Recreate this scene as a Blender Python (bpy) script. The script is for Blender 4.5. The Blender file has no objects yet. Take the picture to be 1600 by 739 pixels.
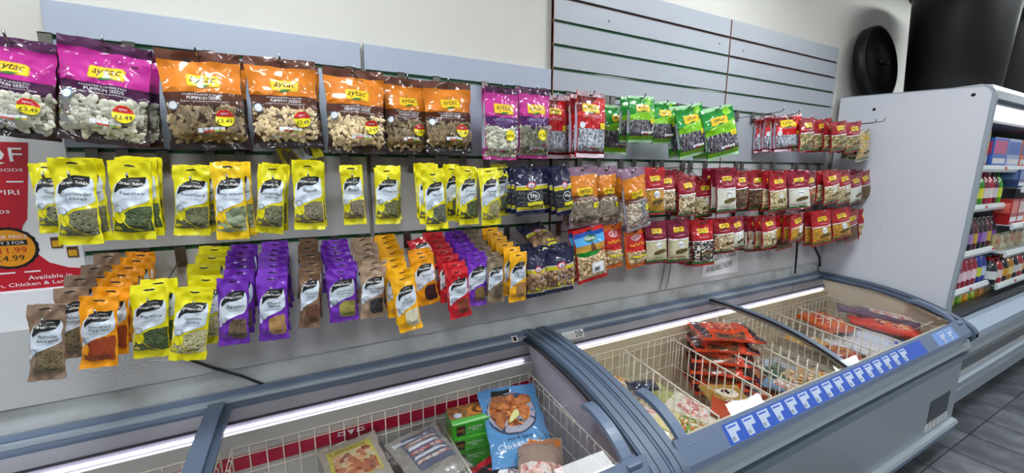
import bpy, bmesh, math, random
from mathutils import Vector, Matrix, noise
random.seed(7)
PI = math.pi
S = bpy.context.scene
COL = S.collection

# ---------------- camera, world, light, exposure ----------------
cam_d = bpy.data.cameras.new('camera'); cam = bpy.data.objects.new('camera', cam_d); COL.objects.link(cam)
FPX = 617.954
cam_d.sensor_fit = 'HORIZONTAL'; cam_d.sensor_width = 36.0; cam_d.lens = 36.0*FPX/1600.0
cam_d.clip_start = 0.02; cam_d.clip_end = 60
yaw, pit, rol = math.radians(26.891), math.radians(-9.158), math.radians(0.063)
fw = Vector((math.sin(yaw)*math.cos(pit), math.cos(yaw)*math.cos(pit), math.sin(pit)))
r0 = Vector((math.cos(yaw), -math.sin(yaw), 0)); u0 = r0.cross(fw)
rr = r0*math.cos(rol)+u0*math.sin(rol); uu = -r0*math.sin(rol)+u0*math.cos(rol)
M = Matrix((rr, uu, -fw)).transposed().to_4x4(); M.translation = Vector((-1.009, -1.587, 1.656))
cam.matrix_world = M
S.camera = cam
S.view_settings.view_transform = 'Standard'; S.view_settings.look = 'None'
S.view_settings.gamma = 1.0; S.view_settings.use_curve_mapping = False
S.view_settings.exposure = 0.5
w = bpy.data.worlds.new('shop_ambient'); S.world = w; w.use_nodes = True
w.node_tree.nodes['Background'].inputs[0].default_value = (0.93, 0.96, 1.0, 1)
w.node_tree.nodes['Background'].inputs[1].default_value = 0.20
PANEL_STRENGTH = 22.0
LED_STRENGTH = 5.0

# ---------------- materials ----------------
MATS = {}
def lin(c):
    return tuple((x/12.92 if x <= .04045 else ((x+.055)/1.055)**2.4) for x in c)
def hexc(h):
    return lin(tuple(int(h[i:i+2], 16)/255 for i in (0, 2, 4)))
def base(name):
    m = bpy.data.materials.new(name); m.use_nodes = True
    nt = m.node_tree; b = nt.nodes['Principled BSDF']
    return m, nt, b
def mat(name, col, rough=.5, metal=0., coat=0., bump=0., bscale=60., var=0., vscale=8., emit=0., spec=None, stain=None, bdist=.004, ridged=False):
    if name in MATS: return MATS[name]
    m, nt, b = base(name)
    c = hexc(col) if isinstance(col, str) else col
    b.inputs['Base Color'].default_value = (*c, 1); b.inputs['Roughness'].default_value = rough
    b.inputs['Metallic'].default_value = metal
    if spec is not None: b.inputs['Specular IOR Level'].default_value = spec
    if coat: b.inputs['Coat Weight'].default_value = coat; b.inputs['Coat Roughness'].default_value = .07
    tc = nt.nodes.new('ShaderNodeTexCoord')
    if bump:
        n = nt.nodes.new('ShaderNodeTexNoise'); n.inputs['Scale'].default_value = bscale; n.inputs['Detail'].default_value = 3
        n.inputs['Distortion'].default_value = .6
        if ridged: n.noise_type = 'RIDGED_MULTIFRACTAL'; n.inputs['Detail'].default_value = 1.5; n.inputs['Distortion'].default_value = 1.2
        bp = nt.nodes.new('ShaderNodeBump'); bp.inputs['Strength'].default_value = bump; bp.inputs['Distance'].default_value = bdist
        nt.links.new(tc.outputs['Object'], n.inputs['Vector']); nt.links.new(n.outputs['Fac'], bp.inputs['Height'])
        nt.links.new(bp.outputs['Normal'], b.inputs['Normal'])
        if coat: nt.links.new(bp.outputs['Normal'], b.inputs['Coat Normal'])
    if var:
        n = nt.nodes.new('ShaderNodeTexNoise'); n.inputs['Scale'].default_value = vscale; n.inputs['Detail'].default_value = 6
        n.inputs['Roughness'].default_value = .65
        nt.links.new(tc.outputs['Object'], n.inputs['Vector'])
        mx = nt.nodes.new('ShaderNodeMix'); mx.data_type = 'RGBA'
        s = hexc(stain) if stain else tuple(x*.55 for x in c)
        rp = nt.nodes.new('ShaderNodeValToRGB'); rp.color_ramp.elements[0].position = .45; rp.color_ramp.elements[1].position = .75
        rp.color_ramp.elements[0].color = (0, 0, 0, 1); rp.color_ramp.elements[1].color = (var, var, var, 1)
        nt.links.new(n.outputs['Fac'], rp.inputs[0]); nt.links.new(rp.outputs[0], mx.inputs[0])
        mx.inputs[6].default_value = (*c, 1); mx.inputs[7].default_value = (*s, 1)
        nt.links.new(mx.outputs[2], b.inputs['Base Color'])
    if emit:
        b.inputs['Emission Color'].default_value = (*c, 1); b.inputs['Emission Strength'].default_value = emit
    MATS[name] = m; return m
def film(name, col, bump=.5, bscale=26., metal=0.):
    """crumpled glossy packaging film"""
    return mat(name, col, rough=.42, coat=.9, bump=min(1., bump*1.8), bscale=17., metal=metal, spec=.3, bdist=.011, ridged=True)
def printed(name, col):
    return mat(name, col, rough=.45, coat=.6, bump=.8, bscale=17., spec=.3, bdist=.011, ridged=True)
def content(name, cols, scale=300., depth=.8, coat=.5, stretch=1.):
    """packed grains, leaves, nuts or powder seen through the packet"""
    if name in MATS: return MATS[name]
    m, nt, b = base(name)
    tc = nt.nodes.new('ShaderNodeTexCoord'); mp = nt.nodes.new('ShaderNodeMapping')
    mp.inputs['Scale'].default_value = (1, 1, stretch); mp.inputs['Rotation'].default_value = (0, .6, 0)
    nt.links.new(tc.outputs['Object'], mp.inputs['Vector'])
    v = nt.nodes.new('ShaderNodeTexVoronoi'); v.inputs['Scale'].default_value = scale
    nt.links.new(mp.outputs[0], v.inputs['Vector'])
    rp = nt.nodes.new('ShaderNodeValToRGB'); el = rp.color_ramp.elements
    rp.color_ramp.interpolation = 'CONSTANT' if len(cols) > 3 else 'LINEAR'
    for i, c in enumerate(cols):
        p = i/(len(cols)-1) if len(cols) < 4 else i/len(cols)
        e = el[i] if i < 2 else el.new(p)
        e.position = p; e.color = (*hexc(c), 1)
    sp = nt.nodes.new('ShaderNodeSeparateColor'); nt.links.new(v.outputs['Color'], sp.inputs[0])
    nt.links.new(sp.outputs[0], rp.inputs[0])
    nt.links.new(rp.outputs[0], b.inputs['Base Color'])
    iv = nt.nodes.new('ShaderNodeMath'); iv.operation = 'SUBTRACT'; iv.inputs[0].default_value = 1.
    nt.links.new(v.outputs['Distance'], iv.inputs[1])
    bp = nt.nodes.new('ShaderNodeBump'); bp.inputs['Strength'].default_value = depth; bp.inputs['Distance'].default_value = .6/scale
    nt.links.new(iv.outputs[0], bp.inputs['Height']); nt.links.new(bp.outputs[0], b.inputs['Normal'])
    b.inputs['Roughness'].default_value = .6
    n = nt.nodes.new('ShaderNodeTexNoise'); n.inputs['Scale'].default_value = 26; n.inputs['Distortion'].default_value = .6
    b2 = nt.nodes.new('ShaderNodeBump'); b2.inputs['Strength'].default_value = .5; b2.inputs['Distance'].default_value = .004
    nt.links.new(tc.outputs['Object'], n.inputs['Vector']); nt.links.new(n.outputs['Fac'], b2.inputs['Height'])
    nt.links.new(b2.outputs[0], b.inputs['Coat Normal'])
    b.inputs['Coat Weight'].default_value = coat; b.inputs['Coat Roughness'].default_value = .07
    MATS[name] = m; return m
def clear(name, tint=(1, 1, 1), gloss=.12, rough=.04, bump=0., bscale=24., fk=1.):
    """thin clear film or pane: see-through plus surface reflection"""
    if name in MATS: return MATS[name]
    m = bpy.data.materials.new(name); m.use_nodes = True; nt = m.node_tree; nt.nodes.clear()
    o = nt.nodes.new('ShaderNodeOutputMaterial'); mx = nt.nodes.new('ShaderNodeMixShader')
    t = nt.nodes.new('ShaderNodeBsdfTransparent'); t.inputs[0].default_value = (*tint, 1)
    g = nt.nodes.new('ShaderNodeBsdfGlossy'); g.inputs['Roughness'].default_value = rough
    fr = nt.nodes.new('ShaderNodeFresnel'); fr.inputs[0].default_value = 1.45
    mm = nt.nodes.new('ShaderNodeMath'); mm.operation = 'MULTIPLY_ADD'; mm.inputs[1].default_value = fk; mm.inputs[2].default_value = gloss-.04*fk
    nt.links.new(fr.outputs[0], mm.inputs[0]); nt.links.new(mm.outputs[0], mx.inputs[0])
    if bump:
        tc = nt.nodes.new('ShaderNodeTexCoord'); n = nt.nodes.new('ShaderNodeTexNoise'); n.inputs['Scale'].default_value = bscale
        n.inputs['Distortion'].default_value = .8; n.inputs['Detail'].default_value = 3
        bp = nt.nodes.new('ShaderNodeBump'); bp.inputs['Strength'].default_value = bump; bp.inputs['Distance'].default_value = .012
        nt.links.new(tc.outputs['Object'], n.inputs['Vector']); nt.links.new(n.outputs['Fac'], bp.inputs['Height'])
        nt.links.new(bp.outputs[0], g.inputs['Normal'])
    nt.links.new(t.outputs[0], mx.inputs[1]); nt.links.new(g.outputs[0], mx.inputs[2]); nt.links.new(mx.outputs[0], o.inputs[0])
    MATS[name] = m; return m

# ---------------- mesh building ----------------
class MB:
    def __init__(s): s.v = []; s.f = []; s.m = []; s.mats = []; s.smooth = []
    def mi(s, m):
        if m not in s.mats: s.mats.append(m)
        return s.mats.index(m)
    def add(s, vs, fs, m, smooth=False):
        o = len(s.v); k = s.mi(m); s.v += [tuple(v) for v in vs]
        for f in fs: s.f.append(tuple(i+o for i in f)); s.m.append(k); s.smooth.append(smooth)
    def box(s, x0, x1, y0, y1, z0, z1, m, b=0.):
        if x0 > x1: x0, x1 = x1, x0
        if y0 > y1: y0, y1 = y1, y0
        if z0 > z1: z0, z1 = z1, z0
        b = min(b, (x1-x0)*.45, (y1-y0)*.45, (z1-z0)*.45)
        if b <= 0:
            vs = [(x, y, z) for x in (x0, x1) for y in (y0, y1) for z in (z0, z1)]
            s.add(vs, [(0, 1, 3, 2), (4, 6, 7, 5), (0, 4, 5, 1), (2, 3, 7, 6), (0, 2, 6, 4), (1, 5, 7, 3)], m); return
        bm = bmesh.new(); bmesh.ops.create_cube(bm, size=1)
        for v in bm.verts: v.co = Vector(((x0+x1)/2+v.co.x*(x1-x0), (y0+y1)/2+v.co.y*(y1-y0), (z0+z1)/2+v.co.z*(z1-z0)))
        bmesh.ops.bevel(bm, geom=bm.edges[:], offset=b, segments=2, affect='EDGES', profile=.6)
        s.bm(bm, m)
    def bm(s, bm, m, smooth=False):
        bm.verts.index_update()
        s.add([v.co[:] for v in bm.verts], [[v.index for v in f.verts] for f in bm.faces], m, smooth); bm.free()
    def prism(s, poly, x0, x1, m, axis='x'):
        """closed polygon of (a, b) pairs extruded along an axis"""
        n = len(poly)
        def P(t, a, b): return (t, a, b) if axis == 'x' else ((a, t, b) if axis == 'y' else (a, b, t))
        vs = [P(x0, a, b) for a, b in poly]+[P(x1, a, b) for a, b in poly]
        fs = [(i, (i+1) % n, n+(i+1) % n, n+i) for i in range(n)]
        s.add(vs, fs, m)
        for e, x in ((0, x0), (1, x1)):
            bm = bmesh.new(); vv = [bm.verts.new(P(x, a, b)) for a, b in poly]; bm.faces.new(vv)
            bmesh.ops.triangulate(bm, faces=bm.faces[:]); s.bm(bm, m)
    def tube(s, pts, r, m, n=6, closed=False):
        pts = [Vector(p) for p in pts]; rings = []; N = len(pts)
        up = None
        for i, p in enumerate(pts):
            if closed: t = (pts[(i+1) % N]-pts[i-1])
            else: t = (pts[min(i+1, N-1)]-pts[max(i-1, 0)])
            t.normalize()
            if up is None: up = Vector((0, 0, 1)) if abs(t.z) < .9 else Vector((1, 0, 0))
            a = t.cross(up)
            if a.length < 1e-4: a = t.cross(Vector((1, .3, 0)))
            a.normalize(); b = a.cross(t).normalized(); up = b
            rad = r[i] if isinstance(r, (list, tuple)) else r
            rings.append([p+a*math.cos(2*PI*k/n)*rad+b*math.sin(2*PI*k/n)*rad for k in range(n)])
        vs = [v for q in rings for v in q]; fs = []
        for i in range(N if closed else N-1):
            j = (i+1) % N
            for k in range(n): fs.append((i*n+k, i*n+(k+1) % n, j*n+(k+1) % n, j*n+k))
        if not closed: fs += [tuple(range(n)), tuple(range((N-1)*n, N*n))]
        s.add(vs, fs, m, True)
    def lathe(s, prof, m, n=40, c=(0, 0, 0), axis='z'):
        vs = []; fs = []
        for r, h in prof:
            for k in range(n):
                a = 2*PI*k/n; x, y = r*math.cos(a), r*math.sin(a)
                vs.append((c[0]+x, c[1]+y, c[2]+h) if axis == 'z' else (c[0]+x, c[1]+h, c[2]+y))
        for i in range(len(prof)-1):
            for k in range(n): fs.append((i*n+k, i*n+(k+1) % n, (i+1)*n+(k+1) % n, (i+1)*n+k))
        s.add(vs, fs, m, True)
    def grid(s, fn, nu, nv, m, smooth=True):
        vs = [fn(i/nu, j/nv) for j in range(nv+1) for i in range(nu+1)]
        fs = [(j*(nu+1)+i, j*(nu+1)+i+1, (j+1)*(nu+1)+i+1, (j+1)*(nu+1)+i) for j in range(nv) for i in range(nu)]
        s.add(vs, fs, m, smooth)
    def build(s, name, parent=None, **props):
        me = bpy.data.meshes.new(name); me.from_pydata(s.v, [], s.f)
        for m in s.mats: me.materials.append(m)
        me.polygons.foreach_set('material_index', s.m); me.polygons.foreach_set('use_smooth', s.smooth)
        bm = bmesh.new(); bm.from_mesh(me); bmesh.ops.recalc_face_normals(bm, faces=bm.faces[:]); bm.to_mesh(me); bm.free()
        me.update()
        o = bpy.data.objects.new(name, me); COL.objects.link(o)
        if parent is not None: o.parent = parent
        for k, v in props.items(): o[k] = v
        return o
def tag(o, label=None, category=None, group=None, kind=None):
    if label: o['label'] = label
    if category: o['category'] = category
    if group: o['group'] = group
    if kind: o['kind'] = kind
    return o
def empty(name, loc, label, category, group=None, rot=(0, 0, 0)):
    o = bpy.data.objects.new(name, None); COL.objects.link(o); o.location = loc; o.rotation_euler = rot
    o.empty_display_size = .05
    return tag(o, label, category, group)
def place(o, loc, rot=(0, 0, 0)): o.location = loc; o.rotation_euler = rot; return o
def dup(o, parent=None):
    c = o.copy(); COL.objects.link(c)
    if parent is not None: c.parent = parent
    for ch in o.children: dup(ch, c)
    return c
TXT = {}
def text(st, shear=0.):
    """letters as flat polygons, centred, width 1 -> (verts, faces, height)"""
    if (st, shear) in TXT: return TXT[(st, shear)]
    cu = bpy.data.curves.new('t', 'FONT'); cu.body = st; cu.resolution_u = 2; cu.align_x = 'CENTER'; cu.shear = shear; cu.space_line = .85
    o = bpy.data.objects.new('t', cu); COL.objects.link(o)
    dg = bpy.context.evaluated_depsgraph_get(); me = bpy.data.meshes.new_from_object(o.evaluated_get(dg))
    vs = [v.co.copy() for v in me.vertices]; fs = [tuple(p.vertices) for p in me.polygons]
    bpy.data.objects.remove(o); bpy.data.curves.remove(cu); bpy.data.meshes.remove(me)
    x0 = min(v.x for v in vs); x1 = max(v.x for v in vs); y0 = min(v.y for v in vs); y1 = max(v.y for v in vs); w_ = x1-x0
    vs = [((v.x-(x0+x1)/2)/w_, (v.y-(y0+y1)/2)/w_) for v in vs]
    TXT[(st, shear)] = (vs, fs, (y1-y0)/w_); return TXT[(st, shear)]
def flat_text(mb, st, fn, wid, m, hgt=None, shear=0.):
    """fn(a, b) maps text plane metres to 3D"""
    vs, fs, h = text(st, shear); ky = wid if hgt is None else hgt/h
    mb.add([fn(x*wid, y*ky) for x, y in vs], fs, m)

# ---------------- packets ----------------
def sm(x): x = max(0., min(1., x)); return x*x*(3-2*x)
def shades(m):
    """lighter and darker sisters of a shell material, seed by seed"""
    out = [m]
    for k in (.62, .82, 1.12):
        n_ = '%s_%d' % (m.name, int(k*100))
        if n_ not in MATS:
            c_ = m.copy(); c_.name = n_; MATS[n_] = c_
            for nd in c_.node_tree.nodes:
                if nd.type == 'MIX':
                    for i_ in (6, 7): nd.inputs[i_].default_value = tuple(min(1, v*k) for v in nd.inputs[i_].default_value[:3])+(1,)
                if nd.type == 'BSDF_PRINCIPLED': nd.inputs['Base Color'].default_value = tuple(min(1, v*k) for v in nd.inputs['Base Color'].default_value[:3])+(1,)
        out.append(MATS[n_])
    return out
class Packet:
    """pillow packet hanging from its top edge; u -1..1 across, v 0..1 down; front faces -y"""
    def __init__(s, W, H, T, seed=0, boxy=0., seal=.11, seal2=.06, crumple=.0023):
        s.W, s.H, s.T, s.seed, s.boxy, s.seal, s.seal2, s.cr = W, H, T, seed, boxy, seal, seal2, crumple
    def pv(s, v):
        a = sm((v-s.seal)/.30); b = sm((1-s.seal2-v)/.13)
        return a*b*(.82+.18*v)
    def F(s, u, v, e=0., side=-1):
        pv = s.pv(v); pu = s.boxy+(1-s.boxy)*(1-abs(u)**2.6)
        t = s.T*.5*pv*pu
        x = s.W*.5*u*(1-.07*pv*(1-s.boxy)); z = -s.H*v
        if s.cr:
            n1 = noise.noise((u*1.7+s.seed*7.3, v*5.1, side*3.)); n2 = noise.noise((u*4.+s.seed*3.1, v*9.+4, side*5.))
            edge = 1+1.6*max(0, 1-abs(v-s.seal)/.12)+1.2*max(0, 1-(1-v)/.12)
            t += s.cr*edge*(1-2*abs(n1))*1.2+s.cr*.6*n2
            x += s.cr*1.3*n2
            z += s.cr*1.2*noise.noise((u*2.2+s.seed, side*.0, v*2.))
        bend = .010*(noise.noise((s.seed*1.9, v*2.2, .3)))*(1-pv)
        return (x, side*(t+e)+bend, z)
    def body(s, mb, m, side_m=None, top=None, bottom=None, nu=16, nv=26):
        for side in (-1, 1):
            n_t = 3 if top else 0; n_b = 2 if bottom else 0
            def fn(a, b, sd=side): return s.F(a*2-1, b, 0, sd)
            if side == -1 and (top or bottom):
                v0 = top[1] if top else 0.; v1 = bottom[1] if bottom else 1.
                if top: mb.grid(lambda a, b: s.F(a*2-1, b*v0, 0, -1), nu, 4, top[0])
                mb.grid(lambda a, b: s.F(a*2-1, v0+b*(v1-v0), 0, -1), nu, nv, m)
                if bottom: mb.grid(lambda a, b: s.F(a*2-1, v1+b*(1-v1), 0, -1), nu, 3, bottom[0])
            else: mb.grid(fn, nu, nv, m if not (top and side == 1) else m)
        for sx in (-1, 1):
            mb.grid(lambda a, b, q=sx: tuple(Vector(s.F(q, b, 0, -1)).lerp(Vector(s.F(q, b, 0, 1)), a)), 2, nv, side_m or m)
        for vv in (0., 1.):
            mb.grid(lambda a, b, q=vv: tuple(Vector(s.F(a*2-1, q, 0, -1)).lerp(Vector(s.F(a*2-1, q, 0, 1)), b)), nu, 1, m)
    def strip(s, mb, rows, e, m, nc=10, sub=3):
        """shape given as rows (v, u_left, u_right), smoothed between"""
        rr_ = []
        for i in range(len(rows)-1):
            for k in range(sub):
                t = k/sub; a, b = rows[i], rows[i+1]
                rr_.append(tuple(a[j]*(1-t)+b[j]*t for j in range(3)))
        rr_.append(rows[-1]); n = len(rr_)
        mb.grid(lambda a, b: s.F(rr_[round(b*(n-1))][1]*(1-a)+rr_[round(b*(n-1))][2]*a, rr_[round(b*(n-1))][0], e), nc, n-1, m)
    def ell(s, mb, u, v, ru, rv, e, m, n=16, inner=0.):
        """ellipse disc or ring; radii in u and v"""
        vs = []; fs = []
        ks = [inner, (inner+1)/2, 1.]
        for k in ks:
            for i in range(n): a = 2*PI*i/n; vs.append(s.F(u+ru*k*math.cos(a), v+rv*k*math.sin(a), e))
        for j in range(2):
            for i in range(n): fs.append((j*n+i, j*n+(i+1) % n, (j+1)*n+(i+1) % n, (j+1)*n+i))
        mb.add(vs, fs, m, True)
    def circ(s, mb, u, v, r, e, m, inner=0., n=18): s.ell(mb, u, v, r/(s.W/2), r/s.H, e, m, n, inner)
    def txt(s, mb, st, u, v, wid, e, m, hgt=None, shear=0., rot=0.):
        c, sn = math.cos(rot), math.sin(rot)
        def fn(a, b):
            a, b = a*c-b*sn, a*sn+b*c
            return s.F(u+a/(s.W/2), v-b/s.H, e)
        vs, fs, h = text(st, shear); ky = wid if hgt is None else hgt/h
        mb.add([fn(x*wid, y*ky) for x, y in vs], fs, m)
    def seeds(s, mb, v0, v1, size, m, n, flat=.45, aspect=1.6, seed=1, uR=(-.93, .93), lay=0., vertical=False):
        rnd = random.Random(seed); L = size/2; ms = shades(m)
        for i in range(n):
            u = rnd.uniform(*uR); v = rnd.uniform(v0, v1); a = rnd.uniform(0, PI) if not vertical else rnd.gauss(PI/2, .3)
            k = rnd.uniform(.8, 1.15); La, Lb = L*k, L*k/aspect*rnd.uniform(.85, 1.1)
            c = Vector(s.F(u, v, lay)); tilt = rnd.uniform(-.10, .10); tl2 = rnd.uniform(-.22, .22)
            ex = Vector((math.cos(a), tilt, math.sin(a))).normalized(); ez = Vector((-math.sin(a), tl2, math.cos(a)))
            ez = (ez-ex*ez.dot(ex)).normalized(); ny = ex.cross(ez)
            if ny.y > 0: ny = -ny
            vs = []; fs = []; N = 8
            for j in range(N): t = 2*PI*j/N; p = abs(math.cos(t)); vs.append(c+ex*math.cos(t)*La+ez*math.sin(t)*Lb*(1-.25*p))
            for j in range(N): t = 2*PI*j/N; vs.append(c+ex*math.cos(t)*La*.55+ez*math.sin(t)*Lb*.6+ny*Lb*flat*.85)
            vs.append(c+ny*Lb*flat)
            for j in range(N): fs.append((j, (j+1) % N, N+(j+1) % N, N+j)); fs.append((N+j, N+(j+1) % N, 2*N))
            mb.add(vs, fs, rnd.choice(ms), True)

WH = lambda: printed('print_white', 'ECEFF2'); BK = lambda: printed('print_black', '15161A')
def logo(p, mb, u, v, wid, dark='1A1A12', bg='E8B818', leaf=True):
    h = wid*.42; du = wid/p.W; dv = h/2/p.H
    p.strip(mb, [(v-dv*1.12, u-du*1.0, u+du*.85), (v-dv*.7, u-du*1.08, u+du*1.1), (v+dv*.9, u-du*1.08, u+du*1.1), (v+dv*1.14, u-du*.95, u+du*1.05)], .0012, printed('logo_edge', 'C9A227'), 6, 2)
    p.strip(mb, [(v-dv*1.0, u-du*.95, u+du*.78), (v-dv*.65, u-du*1.0, u+du*1.0), (v+dv*.85, u-du*1.0, u+du*1.0), (v+dv*1.0, u-du*.9, u+du*.95)], .0017, printed('logo_yellow', 'F0C417'), 6, 2)
    p.txt(mb, 'aytac', u, v-dv*.05, wid*.82, .0024, printed('logo_dark', '1D2A12'), shear=.25)
    if leaf: p.strip(mb, [(v+dv*.72, u-du*.1, u+du*.55), (v+dv*1.0, u-du*.38, u+du*.3), (v+dv*1.3, u-du*.45, u+du*.0)], .0021, printed('leaf_green', '2C6B22'), 4, 2)
def nutrition(p, mb, u, v, wid, e=.0096):
    cols = ['DDE3EE', 'D84A44', 'D84A44', '8CBF3F', 'D8C43A']
    for i, c in enumerate(cols):
        x = u+(i-2)*wid/5/(p.W/2); d = wid/5*.42/(p.W/2); dv = wid*.09/p.H
        p.strip(mb, [(v-dv, x-d, x+d), (v+dv*.2, x-d, x+d)], e, printed('tag_white', 'D9DEE8'), 2, 1)
        p.strip(mb, [(v+dv*.2, x-d, x+d), (v+dv, x-d, x+d)], e, printed('tag_'+c, c), 2, 1)
def lines(p, mb, u, v, wid, n, m, dv=.012, th=.0035):
    for i in range(n):
        w_ = wid*(1-.25*(i % 2)); d = w_/p.W
        p.strip(mb, [(v+i*dv, u-d, u+d), (v+i*dv+th, u-d, u+d)], .0022, m, 8, 1)
def hole(p, mb, v=.055, wd=.022):
    d = wd/p.W
    p.strip(mb, [(v-.010, -d*.55, d*.55), (v-.003, -d, d), (v+.006, -d, d), (v+.010, -d*.4, d*.4)], .0012, mat('hole_dark', '1B1A17', .7), 4, 1)

def finish(kind, name, p, pouch, art, extra, sticker=None):
    root = pouch.build(name)
    if art.v: art.build('printed_artwork', root)
    for nm, mb, kd in extra:
        if mb.v:
            o = mb.build(nm, root)
            if kd: o['kind'] = kd
    if sticker and sticker.v: sticker.build('price_sticker', root)
    return root

def greenfields(W, H, T, seed, colour, cont, title, leafy=True, cont_right=False):
    p = Packet(W, H, T, seed); b = MB(); A = MB(); C = MB()
    colm = film('film_'+colour, colour); p.body(b, colm)
    if leafy:
        p.strip(C, [(.57, .45, .95), (.60, -.05, .96), (.66, -.5, .96), (.74, -.85, .96), (.83, -.96, .96), (.885, -.96, .96), (.90, -.3, .5)], .0006, cont, 14, 3)
    elif cont_right:
        p.strip(C, [(.60, .1, .8), (.64, -.25, .86), (.72, -.34, .88), (.84, -.3, .88), (.90, -.05, .82), (.92, .2, .6)], .0006, cont, 12, 3)
    else:
        p.strip(C, [(.56, .3, .9), (.60, -.3, .93), (.66, -.75, .93), (.80, -.8, .93), (.88, -.78, .93), (.91, -.5, .8)], .0006, cont, 12, 3)
    lm = printed('label_white', 'D6E0EC')
    p.strip(A, [(.215, .25, .80), (.24, -.15, .85), (.28, -.62, .88), (.33, -.82, .9), (.42, -.92, .92), (.48, -.93, .90), (.515, -.93, .74), (.545, -.93, .35), (.575, -.93, -.1), (.62, -.93, -.5), (.70, -.94, -.80)], .0010, lm, 12, 3)
    bk = BK()
    p.strip(A, [(.195, .1, .74), (.21, -.2, .74), (.235, -.42, .74), (.27, -.56, .70), (.305, -.64, .60), (.325, -.68, .35), (.335, -.70, -.25), (.36, -.73, -.50), (.40, -.76, -.66)], .0016, bk, 10, 2)
    p.txt(A, 'Greenfields', .03, .275, W*.60, .0024, printed('print_pure', 'F4F4EE'))
    lines(p, A, .25, .228, W*.22, 1, printed('print_pure', 'F4F4EE'))
    n = max(len(x) for x in title.split('\n')); ln = title.count('\n')+1
    p.txt(A, title, .13, .380+.024*ln, min(W*.78, W*.078*n+W*.06), .0024, mat('ink_bold', '1C1C20', .6), hgt=(.050 if ln == 1 else .096)*H)
    lines(p, A, .1, .430+.030*ln, W*.62, 2, printed('print_grey', '8F96A3'), .013)
    if leafy:
        dk = printed('stem_dark', '6E7A18')
        p.ell(A, -.60, .695, .30, .085, .0014, colm, 18)
        p.strip(A, [(.62, -.72, -.69), (.70, -.52, -.48), (.78, -.34, -.28), (.84, -.05, .08), (.885, .35, .55)], .0019, colm, 3, 4)
        p.strip(A, [(.63, -.66, -.64), (.70, -.56, -.54), (.775, -.40, -.37)], .0022, dk, 2, 4)
        p.ell(A, -.72, .845, .2, .025, .0014, colm, 12)
    else:
        p.ell(A, -.62, .73, .2, .085, .0014, colm, 14)
    p.circ(A, -.62, .60, W*.115, .0020, printed('badge_grey', 'C9D3DF')); p.circ(A, -.62, .60, W*.115, .0026, printed('badge_edge', '5A6470'), .86)
    lines(p, A, .35, .835, W*.4, 2, printed('print_ink', '2B2B30'), .014, .006)
    hole(p, A)
    return finish('g', 'spice_packet', p, b, A, [('packed_contents', C, 'stuff')])

def pumpkin(W, H, T, seed, which):
    p = Packet(W, H, T, seed, boxy=.12, seal=.10, crumple=.003); b = MB(); A = MB(); Sd = MB(); Fm = MB(); st = MB()
    if which == 'pink': c1, c2, c3, sc = 'B8218C', '45103F', '2C1210', ('D2D0BC', '9A977C')
    else: c1, c2, c3, sc = 'D77A12', '5C3222', '2E1B1C', ('F0D6A6', 'BE945C')
    dark = film('pump_'+c3, c3); p.body(b, dark, nu=18, nv=26)
    top = film('pump_'+c2, c2); mid = film('pump_'+c1, c1)
    p.strip(A, [(.0, -1, 1), (.05, -1, 1), (.10, -1, 1)], .0008, top, 18, 2)
    p.strip(A, [(.10, -1, 1), (.18, -1, 1), (.30, -1, 1), (.42, -1, 1)], .0008, mid, 18, 3)
    p.strip(A, [(.42, -1, 1), (.50, -1, 1), (.555, -.6, 1)], .0008, top, 18, 3)
    bed = content('bed_'+which, [sc[1], '3A281A' if which != 'pink' else '4A4838', '6B5238'], 110, 1.)  # dark tones in the bed colour paint the shade in gaps between seeds
    p.strip(A, [(.50, -.98, -.9), (.56, -.98, .98), (.70, -.98, .98), (.86, -.97, .97)], .0005, bed, 16, 4)
    sm_ = mat('seed_shell_'+which, sc[0], .5, coat=.3, var=.5, vscale=30, stain=sc[1])
    p.seeds(Sd, .56, .88, .029 if which == 'pink' else .030, sm_, 175, .34, 1.55 if which == 'pink' else 1.9, seed, lay=-.0015, uR=(-.88, .88))
    p.seeds(Sd, .80, .93, .030, sm_, 16, .42, 2.0, seed+5, lay=.0005, uR=(-.8, .8))
    p.strip(Fm, [(.50, -.98, .98), (.60, -.99, .99), (.75, -.99, .99), (.90, -.99, .99), (.97, -.99, .99)], .0085, clear('clear_film', (.97, .97, .98), .04, .05, .9, 22), 16, 5)
    logo(p, A, .05, .305, W*.38)
    w_ = WH()
    p.txt(A, 'ROASTED & UNSALTED' if which == 'pink' else 'DOUBLE ROASTED & SALTED', .0, .445, W*.52, .0022, w_, hgt=.013*H*1.2)
    p.txt(A, 'PUMPKIN SEEDS', .03, .478, W*.44, .0022, w_, hgt=.030*H)
    p.txt(A, 'KABAK CEKIRDEGI & PUMPKIN SEEDS', .03, .512, W*.60, .0022, w_, hgt=.012*H)
    p.circ(A, -.78, .56, W*.065, .0095, printed('badge_blue', '6F9BC9')); p.circ(A, -.78, .56, W*.055, .0100, w_)
    p.circ(st, .50, .68, W*.125, .0100, printed('sticker_yellow', 'F2E21C'), n=24)
    p.strip(st, [(.68-W*.118/H, .42, .58), (.68-W*.10/H, .36, .64), (.68-W*.05/H, .27, .73), (.68-W*.02/H, .26, .74)], .0106, printed('sticker_red', 'C81F2A'), 8, 2)
    p.txt(st, 'aytac', .50, .68-W*.06/H, W*.10, .0112, w_)
    p.txt(st, '£3.49', .50, .68+W*.045/H, W*.19, .0112, printed('print_ink', '2B2B30'))
    nutrition(p, Fm, .12, .80, W*.36)
    hole(p, A, .045)
    return finish('p', 'seed_packet', p, b, A, [('pumpkin_seeds', Sd, 'stuff'), ('clear_window_film', Fm, None)], st)

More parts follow.
